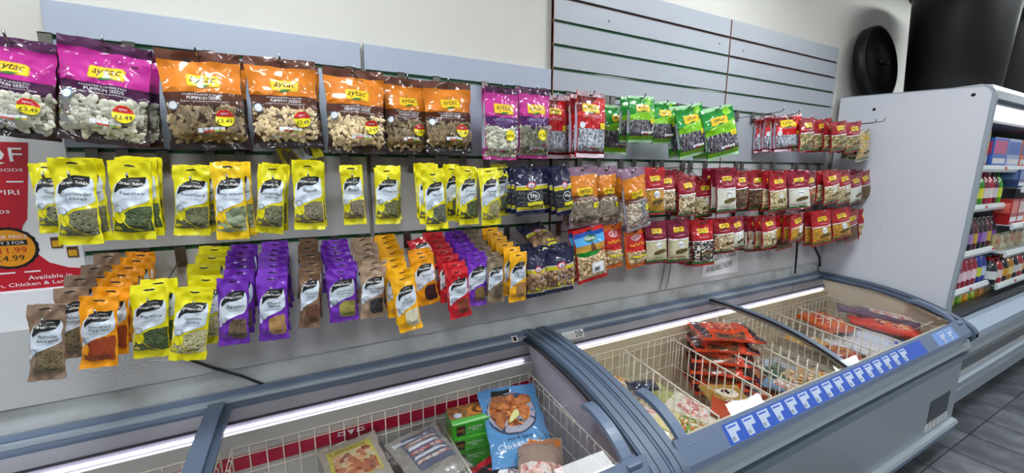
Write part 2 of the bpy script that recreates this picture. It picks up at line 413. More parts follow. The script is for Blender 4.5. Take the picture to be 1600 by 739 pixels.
def snack(W, H, T, seed, kind):
    boxy = .5 if kind.startswith('seed') else .18
    p = Packet(W, H, T, seed, boxy=boxy, seal=.08, crumple=.002); b = MB(); A = MB(); C = MB(); st = MB(); Sd = MB(); Fm = MB()
    stripe = None; wt = WH()
    name = 'nut_packet'
    def side_label(v0=.2, v1=.85):
        g = MB_side
        for sx in (-1,):
            mb_ = A
            mb_.grid(lambda a, bb: tuple(Vector(p.F(sx, v0+bb*(v1-v0), 0, -1)).lerp(Vector(p.F(sx, v0+bb*(v1-v0), 0, 1)), .1+.75*a)+Vector((sx*.0012, 0, 0))), 2, 12, printed('gusset_label', 'C6CBE0'))
            for k in range(14):
                vv = v0+.02+k*(v1-v0-.04)/14
                mb_.grid(lambda a, bb: tuple(Vector(p.F(sx, vv+bb*.006, 0, -1)).lerp(Vector(p.F(sx, vv+bb*.006, 0, 1)), .18+.6*a)+Vector((sx*.0018, 0, 0))), 1, 1, printed('print_grey', '8F96A3'))
    MB_side = None
    if kind == 'seed_pink':
        name = 'seed_packet'
        pk, dk = film('pk_pink', 'C2318F'), film('pk_purple', '4A1A5E')
        p.body(b, pk); p.strip(A, [(0, -1, 1), (.05, -1, 1), (.085, -1, 1)], .0008, film('pump_45103F', '45103F'), 14, 2)
        p.strip(A, [(.41, -1, 1), (.48, -1, 1), (.54, -.9, .9)], .0009, dk, 14, 2); p.ell(A, 0, .54, .45, .05, .0010, dk)
        sh = mat('seed_shell_pale', 'E2E0C8', .5, coat=.3, var=.5, vscale=40, stain='B1AE8D')
        p.strip(C, [(.52, -.98, .98), (.70, -.98, .98), (.95, -.98, .98)], .0005, content('bed_pale', ['8B8A6C', 'BDBB9A', 'D5D3B6'], 120, 1.), 14, 4)
        p.seeds(Sd, .55, .95, .022, sh, 120, .5, 1.55, seed)
        logo(p, A, .05, .30, W*.56); p.txt(A, 'PUMPKIN SEEDS', 0, .455, W*.6, .0022, printed('print_lilac', 'B9A5E0'), hgt=.045*H)
        p.txt(A, 'KABAK CEKIRDEGI', 0, .50, W*.4, .0022, printed('print_lilac', 'B9A5E0'), hgt=.012*H)
        p.circ(st, .42, .66, W*.15, .0065, printed('sticker_yellow', 'F2E21C')); p.txt(st, '£2.29', .42, .665, W*.22, .0072, BK())
        nutrition(p, Fm, .1, .86, W*.5); side_label()
        p.strip(Fm, [(.52, -.97, .97), (.75, -.97, .97), (.96, -.97, .97)], .0060, clear('clear_film', (.97, .97, .98), .04, .05, .9, 22), 12, 6)
    elif kind == 'seed_red':
        name = 'seed_packet'
        rd, dk = film('pk_red', 'C3141C'), film('pk_darkred', '6E0F16')
        p.body(b, rd); p.strip(A, [(.0, -1, 1), (.07, -1, 1)], .0008, printed('seal_white', 'D9C3CB'), 14, 2)
        for k in range(14): p.strip(A, [(.0, -1+k/7+.02, -1+k/7+.07), (.065, -1+k/7+.02, -1+k/7+.07)], .0013, dk, 1, 1)
        p.strip(A, [(.07, -1, .4), (.14, -1, .2), (.24, -1, -.5), (.32, -1, -.9)], .0009, dk, 12, 3)
        p.strip(C, [(.56, -.98, .98), (.75, -.98, .98), (.90, -.98, .98)], .0005, content('sunflower_grey', ['3C4048', '9AA2AE', 'E6EAF0', '5F6772', 'C8CED8'], 190, 1., stretch=.45), 14, 4)
        p.seeds(Sd, .57, .90, .013, mat('sunflower_shell', 'AEB6C2', .5, coat=.3, var=.9, vscale=120, stain='3C4048'), 170, .45, 2.4, seed)
        p.strip(A, [(.90, -1, 1), (.94, -1, 1)], .0010, dk, 12, 1); p.strip(A, [(.94, -1, 1), (1., -1, 1)], .0010, printed('seal_white', 'D9C3CB'), 12, 1)
        logo(p, A, -.1, .25, W*.55); p.txt(A, 'SUNFLOWER SEEDS', -.1, .37, W*.6, .0022, printed('print_pink', 'E7A8AE'), hgt=.05*H)
        p.ell(A, .6, .18, .3, .05, .0014, printed('sticker_red', 'C81F2A')); p.circ(A, -.75, .51, W*.09, .0022, wt)
        p.strip(st, [(.47, .5, .95), (.56, .5, .95)], .0040, printed('sticker_yellow', 'F2E21C'), 3, 1); p.txt(st, '£1.19', .72, .515, W*.16, .0048, BK())
        nutrition(p, A, .1, .84, W*.5, .006); side_label(.18, .9)
    elif kind == 'seed_green':
        name = 'seed_packet'
        g1, g2 = film('pk_green', '178A2A'), film('pk_lime', '7FC41E')
        p.body(b, g1); p.strip(A, [(.0, -1, 1), (.06, -1, 1)], .0008, printed('seal_green', 'A9D6A9'), 14, 2)
        p.strip(A, [(.30, .6, 1), (.36, -.3, 1), (.42, -1, 1), (.50, -1, 1), (.56, -1, .5)], .0009, g2, 12, 3)
        p.strip(C, [(.52, -.98, .2), (.56, -.98, .98), (.75, -.98, .98), (.86, -.98, .98)], .0012, content('sunflower_black', ['1E1B22', '4A4350', '2C2830', '6E6674', 'B7B1BC'], 200, 1., stretch=.4), 14, 4)
        p.seeds(Sd, .57, .86, .013, mat('sunflower_dark', '3A3440', .45, coat=.4, var=.7, vscale=150, stain='938C98'), 150, .45, 2.6, seed, lay=.001)
        p.strip(A, [(.86, -1, 1), (.95, -1, 1)], .0010, g2, 12, 1); p.strip(A, [(.95, -1, 1), (1., -1, 1)], .0012, printed('seal_green', 'A9D6A9'), 12, 1)
        logo(p, A, .0, .27, W*.5, leaf=True); p.circ(A, .55, .12, W*.12, .0016, g2)
        p.strip(st, [(.50, .55, .92), (.60, .55, .92)], .0040, printed('sticker_yellow', 'F2E21C'), 3, 1); p.txt(st, '£1', .73, .55, W*.11, .0048, BK())
        nutrition(p, A, .2, .80, W*.45, .006); side_label(.3, .8)
    elif kind.startswith('pulse'):
        q = kind.split('_')[1]
        tops = {'gold': 'B01A22', 'mixed': '8E1222', 'pale': 'A0141F', 'rice': '8C1430', 'dark': '97131F', 'red': '7E1230', 'rice2': '7A1030', 'zebra': 'B3101C', 'mix': '9A1A20', 'clear': 'C9C0A0'}
        cs = {'gold': ['C78A1E', 'E3B23A', '8A5A14', 'D9A02C'], 'mixed': ['D9C9A8', 'B98B55', 'EFE7D4', '7A4A28', 'C9A878'], 'pale': ['D8C89A', 'B9A066', 'EDE2C0', '8F7440'],
              'rice': ['E6E6D8', 'DADACB', 'F0F0E6'], 'dark': ['6E4A2C', '4A3320', '9A7850', '31251A'], 'red': ['B0502A', 'D98C55', '7E2E18', 'C9A878'], 'rice2': ['D9D2AC', 'C3BA8E', 'E8E2C4'],
              'zebra': ['161616', 'E8E4DC', '262626', 'F0ECE4', '3A2A22'], 'mix': ['B79A68', 'D9C79A', '8C6A3C', '55702C'], 'clear': ['C2B28A', 'A08C5C', 'D8CCA8', 'E5B02A']}
        scl = {'rice': 420, 'rice2': 330, 'gold': 230, 'zebra': 110}.get(q, 150)
        tp = film('pk_'+tops[q], tops[q]); p.body(b, tp)
        c0 = .08 if q == 'clear' else .44
        p.strip(C, [(c0, -.98, .98), (c0+.03, -.98, .98), (.70, -.98, .98), (.93, -.98, .98)], .0008, content('pack_'+q, cs[q], scl, .9), 14, 4)
        if q in ('mixed', 'pale', 'zebra', 'dark'):
            p.seeds(Sd, .47, .90, .014, mat('kernel_'+q, cs[q][0], .5, coat=.3, var=.9, vscale=60, stain=cs[q][1]), 60, .7, 1.4, seed, lay=.0008)
        if q != 'clear': p.strip(A, [(.425, -1, -.8), (.435, -1, 1), (.455, -1, 1), (.462, .5, 1)], .0018, wt, 10, 1)
        p.strip(A, [(.90, -1, .2), (.93, -1, 1), (.955, -1, 1)], .0018, film('pk_leafgreen', '2F6A2A'), 10, 1)
        logo(p, A, .02, .22 if q != 'clear' else .25, W*.44)
        if q != 'clear': lines(p, A, .05, .345, W*.5, 2, printed('print_pink', 'E7A8AE'), .014, .006)
        olive = printed('band_olive', '5C6A1E' if q in ('rice', 'rice2', 'pale') else '5A4A20')
        p.strip(A, [(.66, .2, .85), (.70, -.35, .85), (.735, -.4, .75), (.77, -.4, .1)], .0028, olive, 8, 2)
        pr = {'rice': '99p', 'rice2': '£4.59', 'gold': '£2.19', 'pale': '£1.19'}.get(q)
        if pr:
            p.circ(A, .15, .56, W*.15, .0026, wt); p.txt(A, pr, .15, .56, W*.24, .0032, BK(), hgt=.05*H)
        name = 'pulses_packet'
    elif kind == 'navy' or kind == 'walnut':
        nv, ye = film('pk_navy', '131A3C'), film('pk_yellow', 'D8D020')
        p.body(b, nv)
        cont = content('pack_raisin', ['26282E', '3A3C44', '1E2026'], 90, .9) if kind == 'navy' else content('pack_walnut', ['8A6A4E', '6E4E36', 'A88A68', '4E382A'], 55, 1.)
        p.strip(A, [(.36, -1, 1), (.385, -1, 1)], .0010, printed('print_pale', 'D6CBD8'), 10, 1)
        p.strip(A, [(.385, -1, 1), (.42, -1, 1), (.46, -1, 1)], .0012, ye, 10, 1)
        p.strip(C, [(.46, -.98, .98), (.60, -.98, .98), (.84, -.98, .98)], .0008, cont, 12, 4)
        if kind == 'walnut': p.seeds(Sd, .50, .78, .032, mat('walnut_kernel', '9A7856', .6, coat=.3, bump=.8, bscale=180, var=.7, vscale=60, stain='5C4030'), 34, .8, 1.2, seed)
        p.ell(A, .0, .375, .34, .075, .0016, printed('sticker_red', 'C81F2A')); p.ell(A, .0, .375, .26, .055, .0021, printed('print_pale', 'D6CBD8')); p.txt(A, 'A', 0, .375, W*.08, .0028, nv)
        e = .0075 if kind == 'walnut' else .003
        p.ell(A, .1, .60, .42, .09, e, BK()); p.ell(A, .1, .60, .46, .098, e+.0004, wt, 20, .9); p.txt(A, '99p', .1, .60, W*.28, e+.001, wt)
        p.strip(A, [(.72, -.35, .95), (.79, -.35, .95)], e, ye, 8, 2); lines(p, A, .3, .75, W*.35, 1, wt, .01, .006)
        p.strip(A, [(.82, -1, 1), (.885, -1, 1)], .0025, ye, 10, 2); p.strip(A, [(.885, -1, 1), (.905, -1, 1)], .0025, printed('print_pale', 'D6CBD8'), 10, 1)
        p.ell(A, .75, .85, .12, .022, .0032, printed('leaf_green', '2C6B22'))
        name = 'dried_fruit_packet' if kind == 'navy' else 'walnut_packet'
    elif kind == 'pist':
        p.body(b, film('pk_mauve', '8F6F86'))
        p.strip(A, [(.13, -1, 1), (.25, -1, 1), (.45, -1, 1), (.52, .6, 1)], .0009, film('pk_orange', 'D27B14'), 14, 3)
        p.strip(A, [(.45, -1, .6), (.52, -1, .4), (.60, -.6, 0)], .0011, film('pk_brown', '7A4632'), 12, 3)
        p.strip(C, [(.56, -.98, -.5), (.60, -.98, .98), (.75, -.98, .98), (.97, -.98, .98)], .0007, content('bed_nut', ['9A7E64', 'D4BE9E', 'EADBC2'], 90, 1.), 14, 4)
        p.seeds(Sd, .55, .95, .026, mat('nut_shell', 'EFE2CA', .5, coat=.3, var=.7, vscale=40, stain='A98562'), 95, .6, 1.7, seed)
        logo(p, A, -.05, .40, W*.5); lines(p, A, 0, .50, W*.7, 2, wt, .014, .005)
        p.strip(Fm, [(.52, -.97, .97), (.75, -.97, .97), (.97, -.97, .97)], .0085, clear('clear_film', (.97, .97, .98), .04, .05, .9, 22), 12, 6)
        p.strip(st, [(.60, .45, .92), (.69, .45, .92)], .0095, printed('sticker_yellow', 'F2E21C'), 3, 1); p.txt(st, '£1.79', .69, .645, W*.18, .0103, BK())
        side_label(.3, .85)
    elif kind == 'peanut_blue':
        p.body(b, film('pk_red', 'C3141C'))
        p.strip(A, [(.07, -1, 1), (.15, -1, 1)], .0009, film('pk_blue', '1750A8'), 12, 2); p.strip(A, [(.15, -1, 1), (.30, -1, 1)], .0009, film('pk_sky', '4FA3DC'), 12, 2)
        p.strip(A, [(.30, -1, 1), (.42, -1, 1)], .0009, film('pk_field', 'B98A2E'), 12, 2); p.strip(A, [(.42, -1, .8), (.48, -.95, .3), (.51, -.6, 0)], .0010, film('pk_green', '178A2A'), 12, 2)
        p.ell(A, 0, .19, .42, .065, .0016, film('pk_pine', '1F6B3A')); p.txt(A, 'Remto', 0, .185, W*.36, .0024, wt)
        p.strip(A, [(.27, .0, .1), (.33, -.1, .2), (.42, -.1, .3)], .0014, printed('figure_brown', '6B3A1E'), 4, 2)
        p.strip(C, [(.47, -.98, .98), (.70, -.98, .98), (.94, -.98, .98)], .0006, content('bed_peanut', ['9A7A4E', 'C9A878', 'E3CBA0'], 80, 1.), 12, 4)
        p.seeds(Sd, .50, .93, .022, mat('peanut_shell', 'D9BE92', .6, coat=.2, bump=.5, bscale=200, var=.6, vscale=50, stain='B08A5A'), 95, .75, 1.5, seed)
        p.strip(st, [(.64, -.2, .65), (.84, -.2, .65)], .0085, WH(), 6, 3)
        for k in range(16):
            u_ = -.06+k*.022; p.strip(st, [(.72, u_, u_+(.009 if k % 3 else .015)), (.80, u_, u_+(.009 if k % 3 else .015))], .0092, BK(), 1, 1)
        lines(p, st, .22, .675, W*.36, 1, BK(), .01, .006)
        name = 'peanut_packet'
    elif kind == 'peanut_orange':
        p.body(b, film('pk_amber', 'E06A14'))
        p.strip(A, [(.12, -.8, .9), (.3, -.95, .95), (.50, -.95, .95), (.58, -.2, .95)], .0009, film('pk_scarlet', 'C81E1A'), 12, 3)
        p.ell(A, 0, .20, .45, .07, .0016, wt); p.ell(A, 0, .20, .38, .055, .0021, printed('sticker_red', 'C81F2A')); p.txt(A, 'fiki', 0, .20, W*.24, .0028, wt)
        for k in range(7): p.ell(A, -.6+.2*k, .37+.02*math.sin(k*2.4), .12, .03, .0016+.0003*(k % 2), film('pk_orange2', 'F0921E'), 10)
        p.strip(C, [(.54, -.95, -.6), (.60, -.95, .9), (.75, -.92, .92), (.90, -.6, .8)], .0010, content('bed_peanut', ['9A7A4E', 'C9A878', 'E3CBA0'], 80, 1.), 12, 4)
        p.seeds(Sd, .58, .88, .019, mat('peanut_shell', 'D9BE92', .6, coat=.2, bump=.5, bscale=200, var=.6, vscale=50, stain='B08A5A'), 55, .75, 1.4, seed, uR=(-.8, .8), lay=.001)
        p.strip(A, [(.64, -.95, -.7), (.69, -.5, .9), (.71, -.2, .95)], .0105, film('pk_yellow', 'D8D020'), 10, 3)
        name = 'peanut_packet'
    hole(p, A, .045)
    return finish(kind, name, p, b, A, [('packed_contents', C, 'stuff'), ('seeds' if 'seed' in kind else 'kernels', Sd, 'stuff'), ('clear_window_film', Fm, None)], st)

# ================= structure =================
paint = mat('wall_paint', 'C6C4BC', .8, bump=.08, bscale=90, var=.12, vscale=1.5)
b = MB(); b.box(-6, 9, .022, .12, 0, 3.1, paint); wall = b.build('wall_back', kind='structure')
b = MB(); b.box(-6, 9, .010, .022, 0, .985, mat('lower_wall', 'CBD0D0', .6, bump=.15, bscale=40, var=.55, vscale=6, stain='6B5F4C'))
lw = b.build('lower_panel', wall)
b = MB(); b.box(-6, 9, -6, .12, 3.1, 3.2, mat('ceiling_paint', 'EDEDEA', .8)); b.build('ceiling', kind='structure')
b = MB(); b.box(-6, 9, -6, .12, -.1, -.004, mat('grout', '26262A', .9)); floor = b.build('floor', kind='structure')
tm = [mat('slate_tile_%d' % i, c, .38, bump=.35, bscale=14, var=.55, vscale=7, stain=s) for i, (c, s) in enumerate([('44474D', '8C9097'), ('3D4046', '80848C'), ('4B4E54', '969AA2')])]
tmes = []
for i in range(3):
    b = MB(); b.box(.003, .308, .003, .605, -.01, 0, tm[i], .003)
    o = b.build('floor_tile', floor); tmes.append(o.data); bpy.data.objects.remove(o)
n = 0
for ix in range(-2, 12):
    for iy in range(-4, 1):
        x0 = 2.353+.3125*ix; y0 = -.858+.608*iy
        if x0 < 1.4 or x0 > 6 or (y0 > -.3): continue
        o = bpy.data.objects.new('floor_tile', tmes[n % 3]); n += 1; COL.objects.link(o); o.parent = floor
        o.location = (x0, y0, 0)
# slat wall boards
board_l = mat('slat_board_blue_grey', 'A0A9B8', .5, var=.10, vscale=3)
board_r = mat('slat_board_grey', '9EA3AB', .5, var=.12, vscale=3)
board_d = mat('slat_board_back', 'B6B6B7', .55, var=.12, vscale=3)
green = mat('slot_insert_green', '0F5A2C', .4, coat=.3); wood = mat('raw_board_edge', '8A5A44', .7)
def slat_panel(label, x0, x1, zs, bm_, slot_cols):
    t = empty('slat_wall_panel', ((x0+x1)/2, .01, zs[-1]), label, 'wall panel', 'slat wall panels of the hanging display')
    cx = (x0+x1)/2; zb = zs[-1]
    for i in range(len(zs)-1):
        q = MB(); g = .0055
        q.box(x0-cx, x1-cx, -.010, .008, zs[i+1]+(g if i < len(zs)-2 else 0)-zb, zs[i]-(g if i else 0)-zb, bm_ if zs[i] > 1.9 or bm_ is board_r and zs[i] > 1.9 else board_d, .0012)
        q.build('slat_board', t)
        if i < len(zs)-2:
            q = MB(); q.box(x0-cx, x1-cx, -.001, .006, zs[i+1]-.0056-zb, zs[i+1]+.0056-zb, slot_cols[i]); q.box(x0-cx, x1-cx, -.0115, -.001, zs[i+1]-.0062-zb, zs[i+1]-.0040-zb, slot_cols[i]); q.build('slot_insert', t)
    q = MB(); q.box(x0-cx, x0+.003-cx, -.0105, .0085, 0, zs[0]-zb, wood if bm_ is board_r else bm_); q.build('edge_strip', t)
    return t
zl = [2.113, 2.02, 1.72, 1.42, 1.215]
slat_panel('blue-grey slatwall panel at the left with a broad top board', -1.617, -.814, zl, board_l, [green]*3)
slat_panel('blue-grey slatwall panel second from the left, ending at the tall panels', -.803, -.008, zl, board_l, [green]*3)
zr = [2.516, 2.42, 2.32, 2.22, 2.12, 2.02, 1.72, 1.42, 1.215]
brn = mat('slot_bare', '4A2E26', .6)
slat_panel('tall grey slatwall panel with four open slots, left of the two', 0., 1.190, zr, board_r, [brn]+[green]*7)
slat_panel('tall grey slatwall panel at the right, beside the chiller side', 1.196, 2.361, zr, board_r, [brn, brn]+[green]*6)
q = MB()
for (x, z) in [(.14, 2.47), (1.09, 2.37), (1.30, 2.36), (2.25, 2.32), (.30, 2.36)]:
    q.lathe([(.0001, -.001), (.006, -.001)], mat('screw_dark', '3A3A3C', .5), 10, (x, -.010, z), 'y')
tag(q.build('panel_screws'), 'small dark screws holding the tall grey slat panels', 'screw', kind='stuff')

# poster left of the panels
pst = empty('wall_poster', (-1.95, .018, 1.20), 'red and white meat poster with a yellow offer price badge', 'poster')
red = mat('poster_red', 'C0142A', .35, coat=.3); pw = mat('poster_white', 'E9EAEE', .4, coat=.2)
PX = lambda x: x+1.95; PZ = lambda z: z-1.20
q = MB(); q.box(PX(-2.35), PX(-1.619), -.002, 0, PZ(1.235), PZ(2.0), pw); q.build('sheet', pst)
q = MB(); y = -.0026
def poly(mb, pts, yy, m): mb.add([(PX(a), yy, PZ(c)) for a, c in pts], [tuple(range(len(pts)))], m)
poly(q, [(-2.34, 1.325), (-2.34, 1.737), (-1.695, 1.737), (-1.712, 1.612), (-1.725, 1.526), (-1.736, 1.508), (-1.742, 1.485), (-1.728, 1.44), (-1.698, 1.399), (-1.66, 1.38), (-1.622, 1.373), (-1.622, 1.325)], y, red)
q.build('red_field', pst)
q = MB(); q2 = MB(); cyx, cyz = -1.771, 1.446
ora = mat('badge_orange', 'E89A1C', .4); blk = mat('badge_black', '17151A', .4); whp = mat('poster_lettering', 'F2F2F4', .5)
def disc(mb, cx_, cz_, r, yy, m, n=28, sc=1.): mb.add([(PX(cx_+r*math.cos(2*PI*i/n)*(1+.04*(i % 2)*sc)), yy, PZ(cz_+r*math.sin(2*PI*i/n)*(1+.04*(i % 2)*sc))) for i in range(n)], [tuple(range(n))], m)
disc(q, cyx, cyz, .058, -.0032, blk, 40); disc(q, cyx, cyz, .052, -.0038, ora, 28, 0)
def ptx(mb0, st, cx_, cz_, wid, m, hgt=None, yy=-.0044, shear=0.): mb = MB(); flat_text(mb, st, lambda a, c: (PX(cx_+a), yy, PZ(cz_+c)), wid, m, hgt, shear); mb.build('lettering', pst)
ptx(q, 'OFFER PRICE', cyx, cyz+.032, .080, whp); q.box(PX(cyx-.038), PX(cyx+.038), -.0044, -.0040, PZ(cyz+.008), PZ(cyz+.022), blk)
ptx(q, 'ANY 3 FOR', cyx, cyz+.015, .066, whp, yy=-.0050); ptx(q, '£11.99', cyx, cyz-.006, .070, red, .016); ptx(q, '£4.99', cyx, cyz-.028, .055, blk, .016)
q.build('offer_badge', pst)
ptx(q2, 'KQF', -1.775, 1.70, .13, whp, .045, -.0036); ptx(q2, 'QUALITY FOODS', -1.785, 1.661, .14, whp, .010, -.0036)
ptx(q2, 'BBQS PIRI PIRI', -1.82, 1.60, .18, whp, .016, -.0036); ptx(q2, 'RANGE:', -1.86, 1.578, .08, whp, .012, -.0036); ptx(q2, 'Seekh Kebabs\nSausages', -1.825, 1.540, .14, whp, .034, -.0036)
ptx(q2, 'Available in', -1.70, 1.358, .09, whp, .012, -.0036); ptx(q2, 'Chicken, Chicken & Lamb, Ch', -1.742, 1.340, .235, whp, .012, -.0036)
for k in range(10):
    q2.box(PX(-2.2+k*.05), PX(-2.168+k*.05), -.0036, -.003, PZ(1.628), PZ(1.632), whp); q2.box(PX(-2.2+k*.05), PX(-2.168+k*.05), -.0036, -.003, PZ(1.374), PZ(1.378), whp)
q2.build('dashed_lines', pst, kind='stuff')
for (a, c) in [(-1.690, 1.50), (-1.675, 1.455), (-1.645, 1.425), (-1.635, 1.48)]:
    q3 = MB(); q3.box(PX(a-.012), PX(a+.012), -.0036, -.003, PZ(c-.016), PZ(c+.016), mat('pic_brown', '5A3A22', .5)); q3.box(PX(a-.009), PX(a+.009), -.0042, -.0036, PZ(c-.012), PZ(c+.006), mat('pic_yellow', 'D9A520', .5)); q3.build('product_picture', pst)
q = MB(); q.box(-4, 2.44, -.0095, .0095, .985, 1.2145, mat('trim_panel', 'BDBFC1', .5, var=.1)); q.box(-4, -1.619, .0, .015, 1.215, 1.322, mat('trim_white', 'E0E2E8', .5)); tag(q.build('trim_1'), kind='structure')
# handwritten sign
sg = empty('handwritten_sign', (1.27, -.012, 1.02), 'white paper sign with handwritten capitals under the middle packets', 'sign')
q = MB(); q.add([(-.17, 0, 0), (.165, -.001, .0), (.165, -.001, .19), (-.175, 0, .19)], [(0, 1, 2, 3)], mat('paper_white', 'E3E3E6', .7)); q.build('paper', sg)
q = MB(); pen = mat('marker_ink', '26262E', .6)
flat_text(q, 'FROZEN FOODS', lambda a, c: (a, -.0022, .125+c+a*.06), .27, pen, .040, .15); q.build('lettering', sg); q = MB(); flat_text(q, 'AVAILABLE NOW', lambda a, c: (a-.02, -.0022, .055+c+a*.08), .25, pen, .040, .15)
q.build('lettering', sg)
# cables
cab = mat('cable_black', '121214', .45, coat=.2)
q = MB(); q.tube([(-1.45, -.02, 1.075), (-1.40, -.018, 1.045), (-1.34, -.016, 1.0), (-1.27, -.012, .955), (-1.21, -.006, .905), (-1.17, .004, .86)], .0048, cab, 8)
tag(q.build('power_cable'), 'black cable running down behind the lemon grass packets to the freezer', 'cable')
q = MB(); q.tube([(2.10, -.016, 1.30), (2.09, -.016, 1.20), (2.10, -.016, 1.08), (2.11, -.014, .93)], .006, cab, 8)
tag(q.build('power_cable'), 'thin black cable hanging straight down at the right end of wall', 'cable')
q = MB(); q.tube([(2.22, -.018, 1.25), (2.30, -.017, 1.14), (2.42, -.016, 1.02), (2.44, -.016, .95)], .006, cab, 8)
tag(q.build('power_cable'), 'black cable sloping towards the corner beside the chiller side', 'cable')
q = MB()
for x in (.78, .83): q.tube([(x, -.0125, 1.22), (x-.02, -.0125, 1.05), (x-.04, -.0122, .99)], .0022, mat('wire_grey', '8E8E8C', .5), 6)
tag(q.build('thin_wires'), 'two thin grey wires hanging down the wall under the peanut packets', 'wire')

# ================= ceiling lights =================
lampm = mat('light_panel', (0.92, .97, 1.), .5, emit=PANEL_STRENGTH)
def ceiling_light(x, y, lab):
    t = empty('ceiling_light', (x, y, 3.1), lab, 'light', 'square ceiling light panels')
    q = MB()
    for a in ((-.31, -.29, -.31, .31), (.29, .31, -.31, .31), (-.29, .29, -.31, -.29), (-.29, .29, .29, .31)): q.box(a[0], a[1], a[2], a[3], -.02, 0, mat('alu_frame', 'D8DADC', .4))
    q.build('frame', t)
    q = MB(); q.box(-.29, .29, -.29, .29, -.016, -.004, lampm); q.build('diffuser', t)
for y, rn in ((-.9, 'nearest the display wall'), (-3.1, 'in the middle of the shop')):
    for i, x in enumerate((-3.4, -1.25, .95, 3.15, 5.3)):
        ceiling_light(x, y, '%s square ceiling light panel in the row %s' % (['first', 'second', 'third', 'fourth', 'fifth'][i], rn))

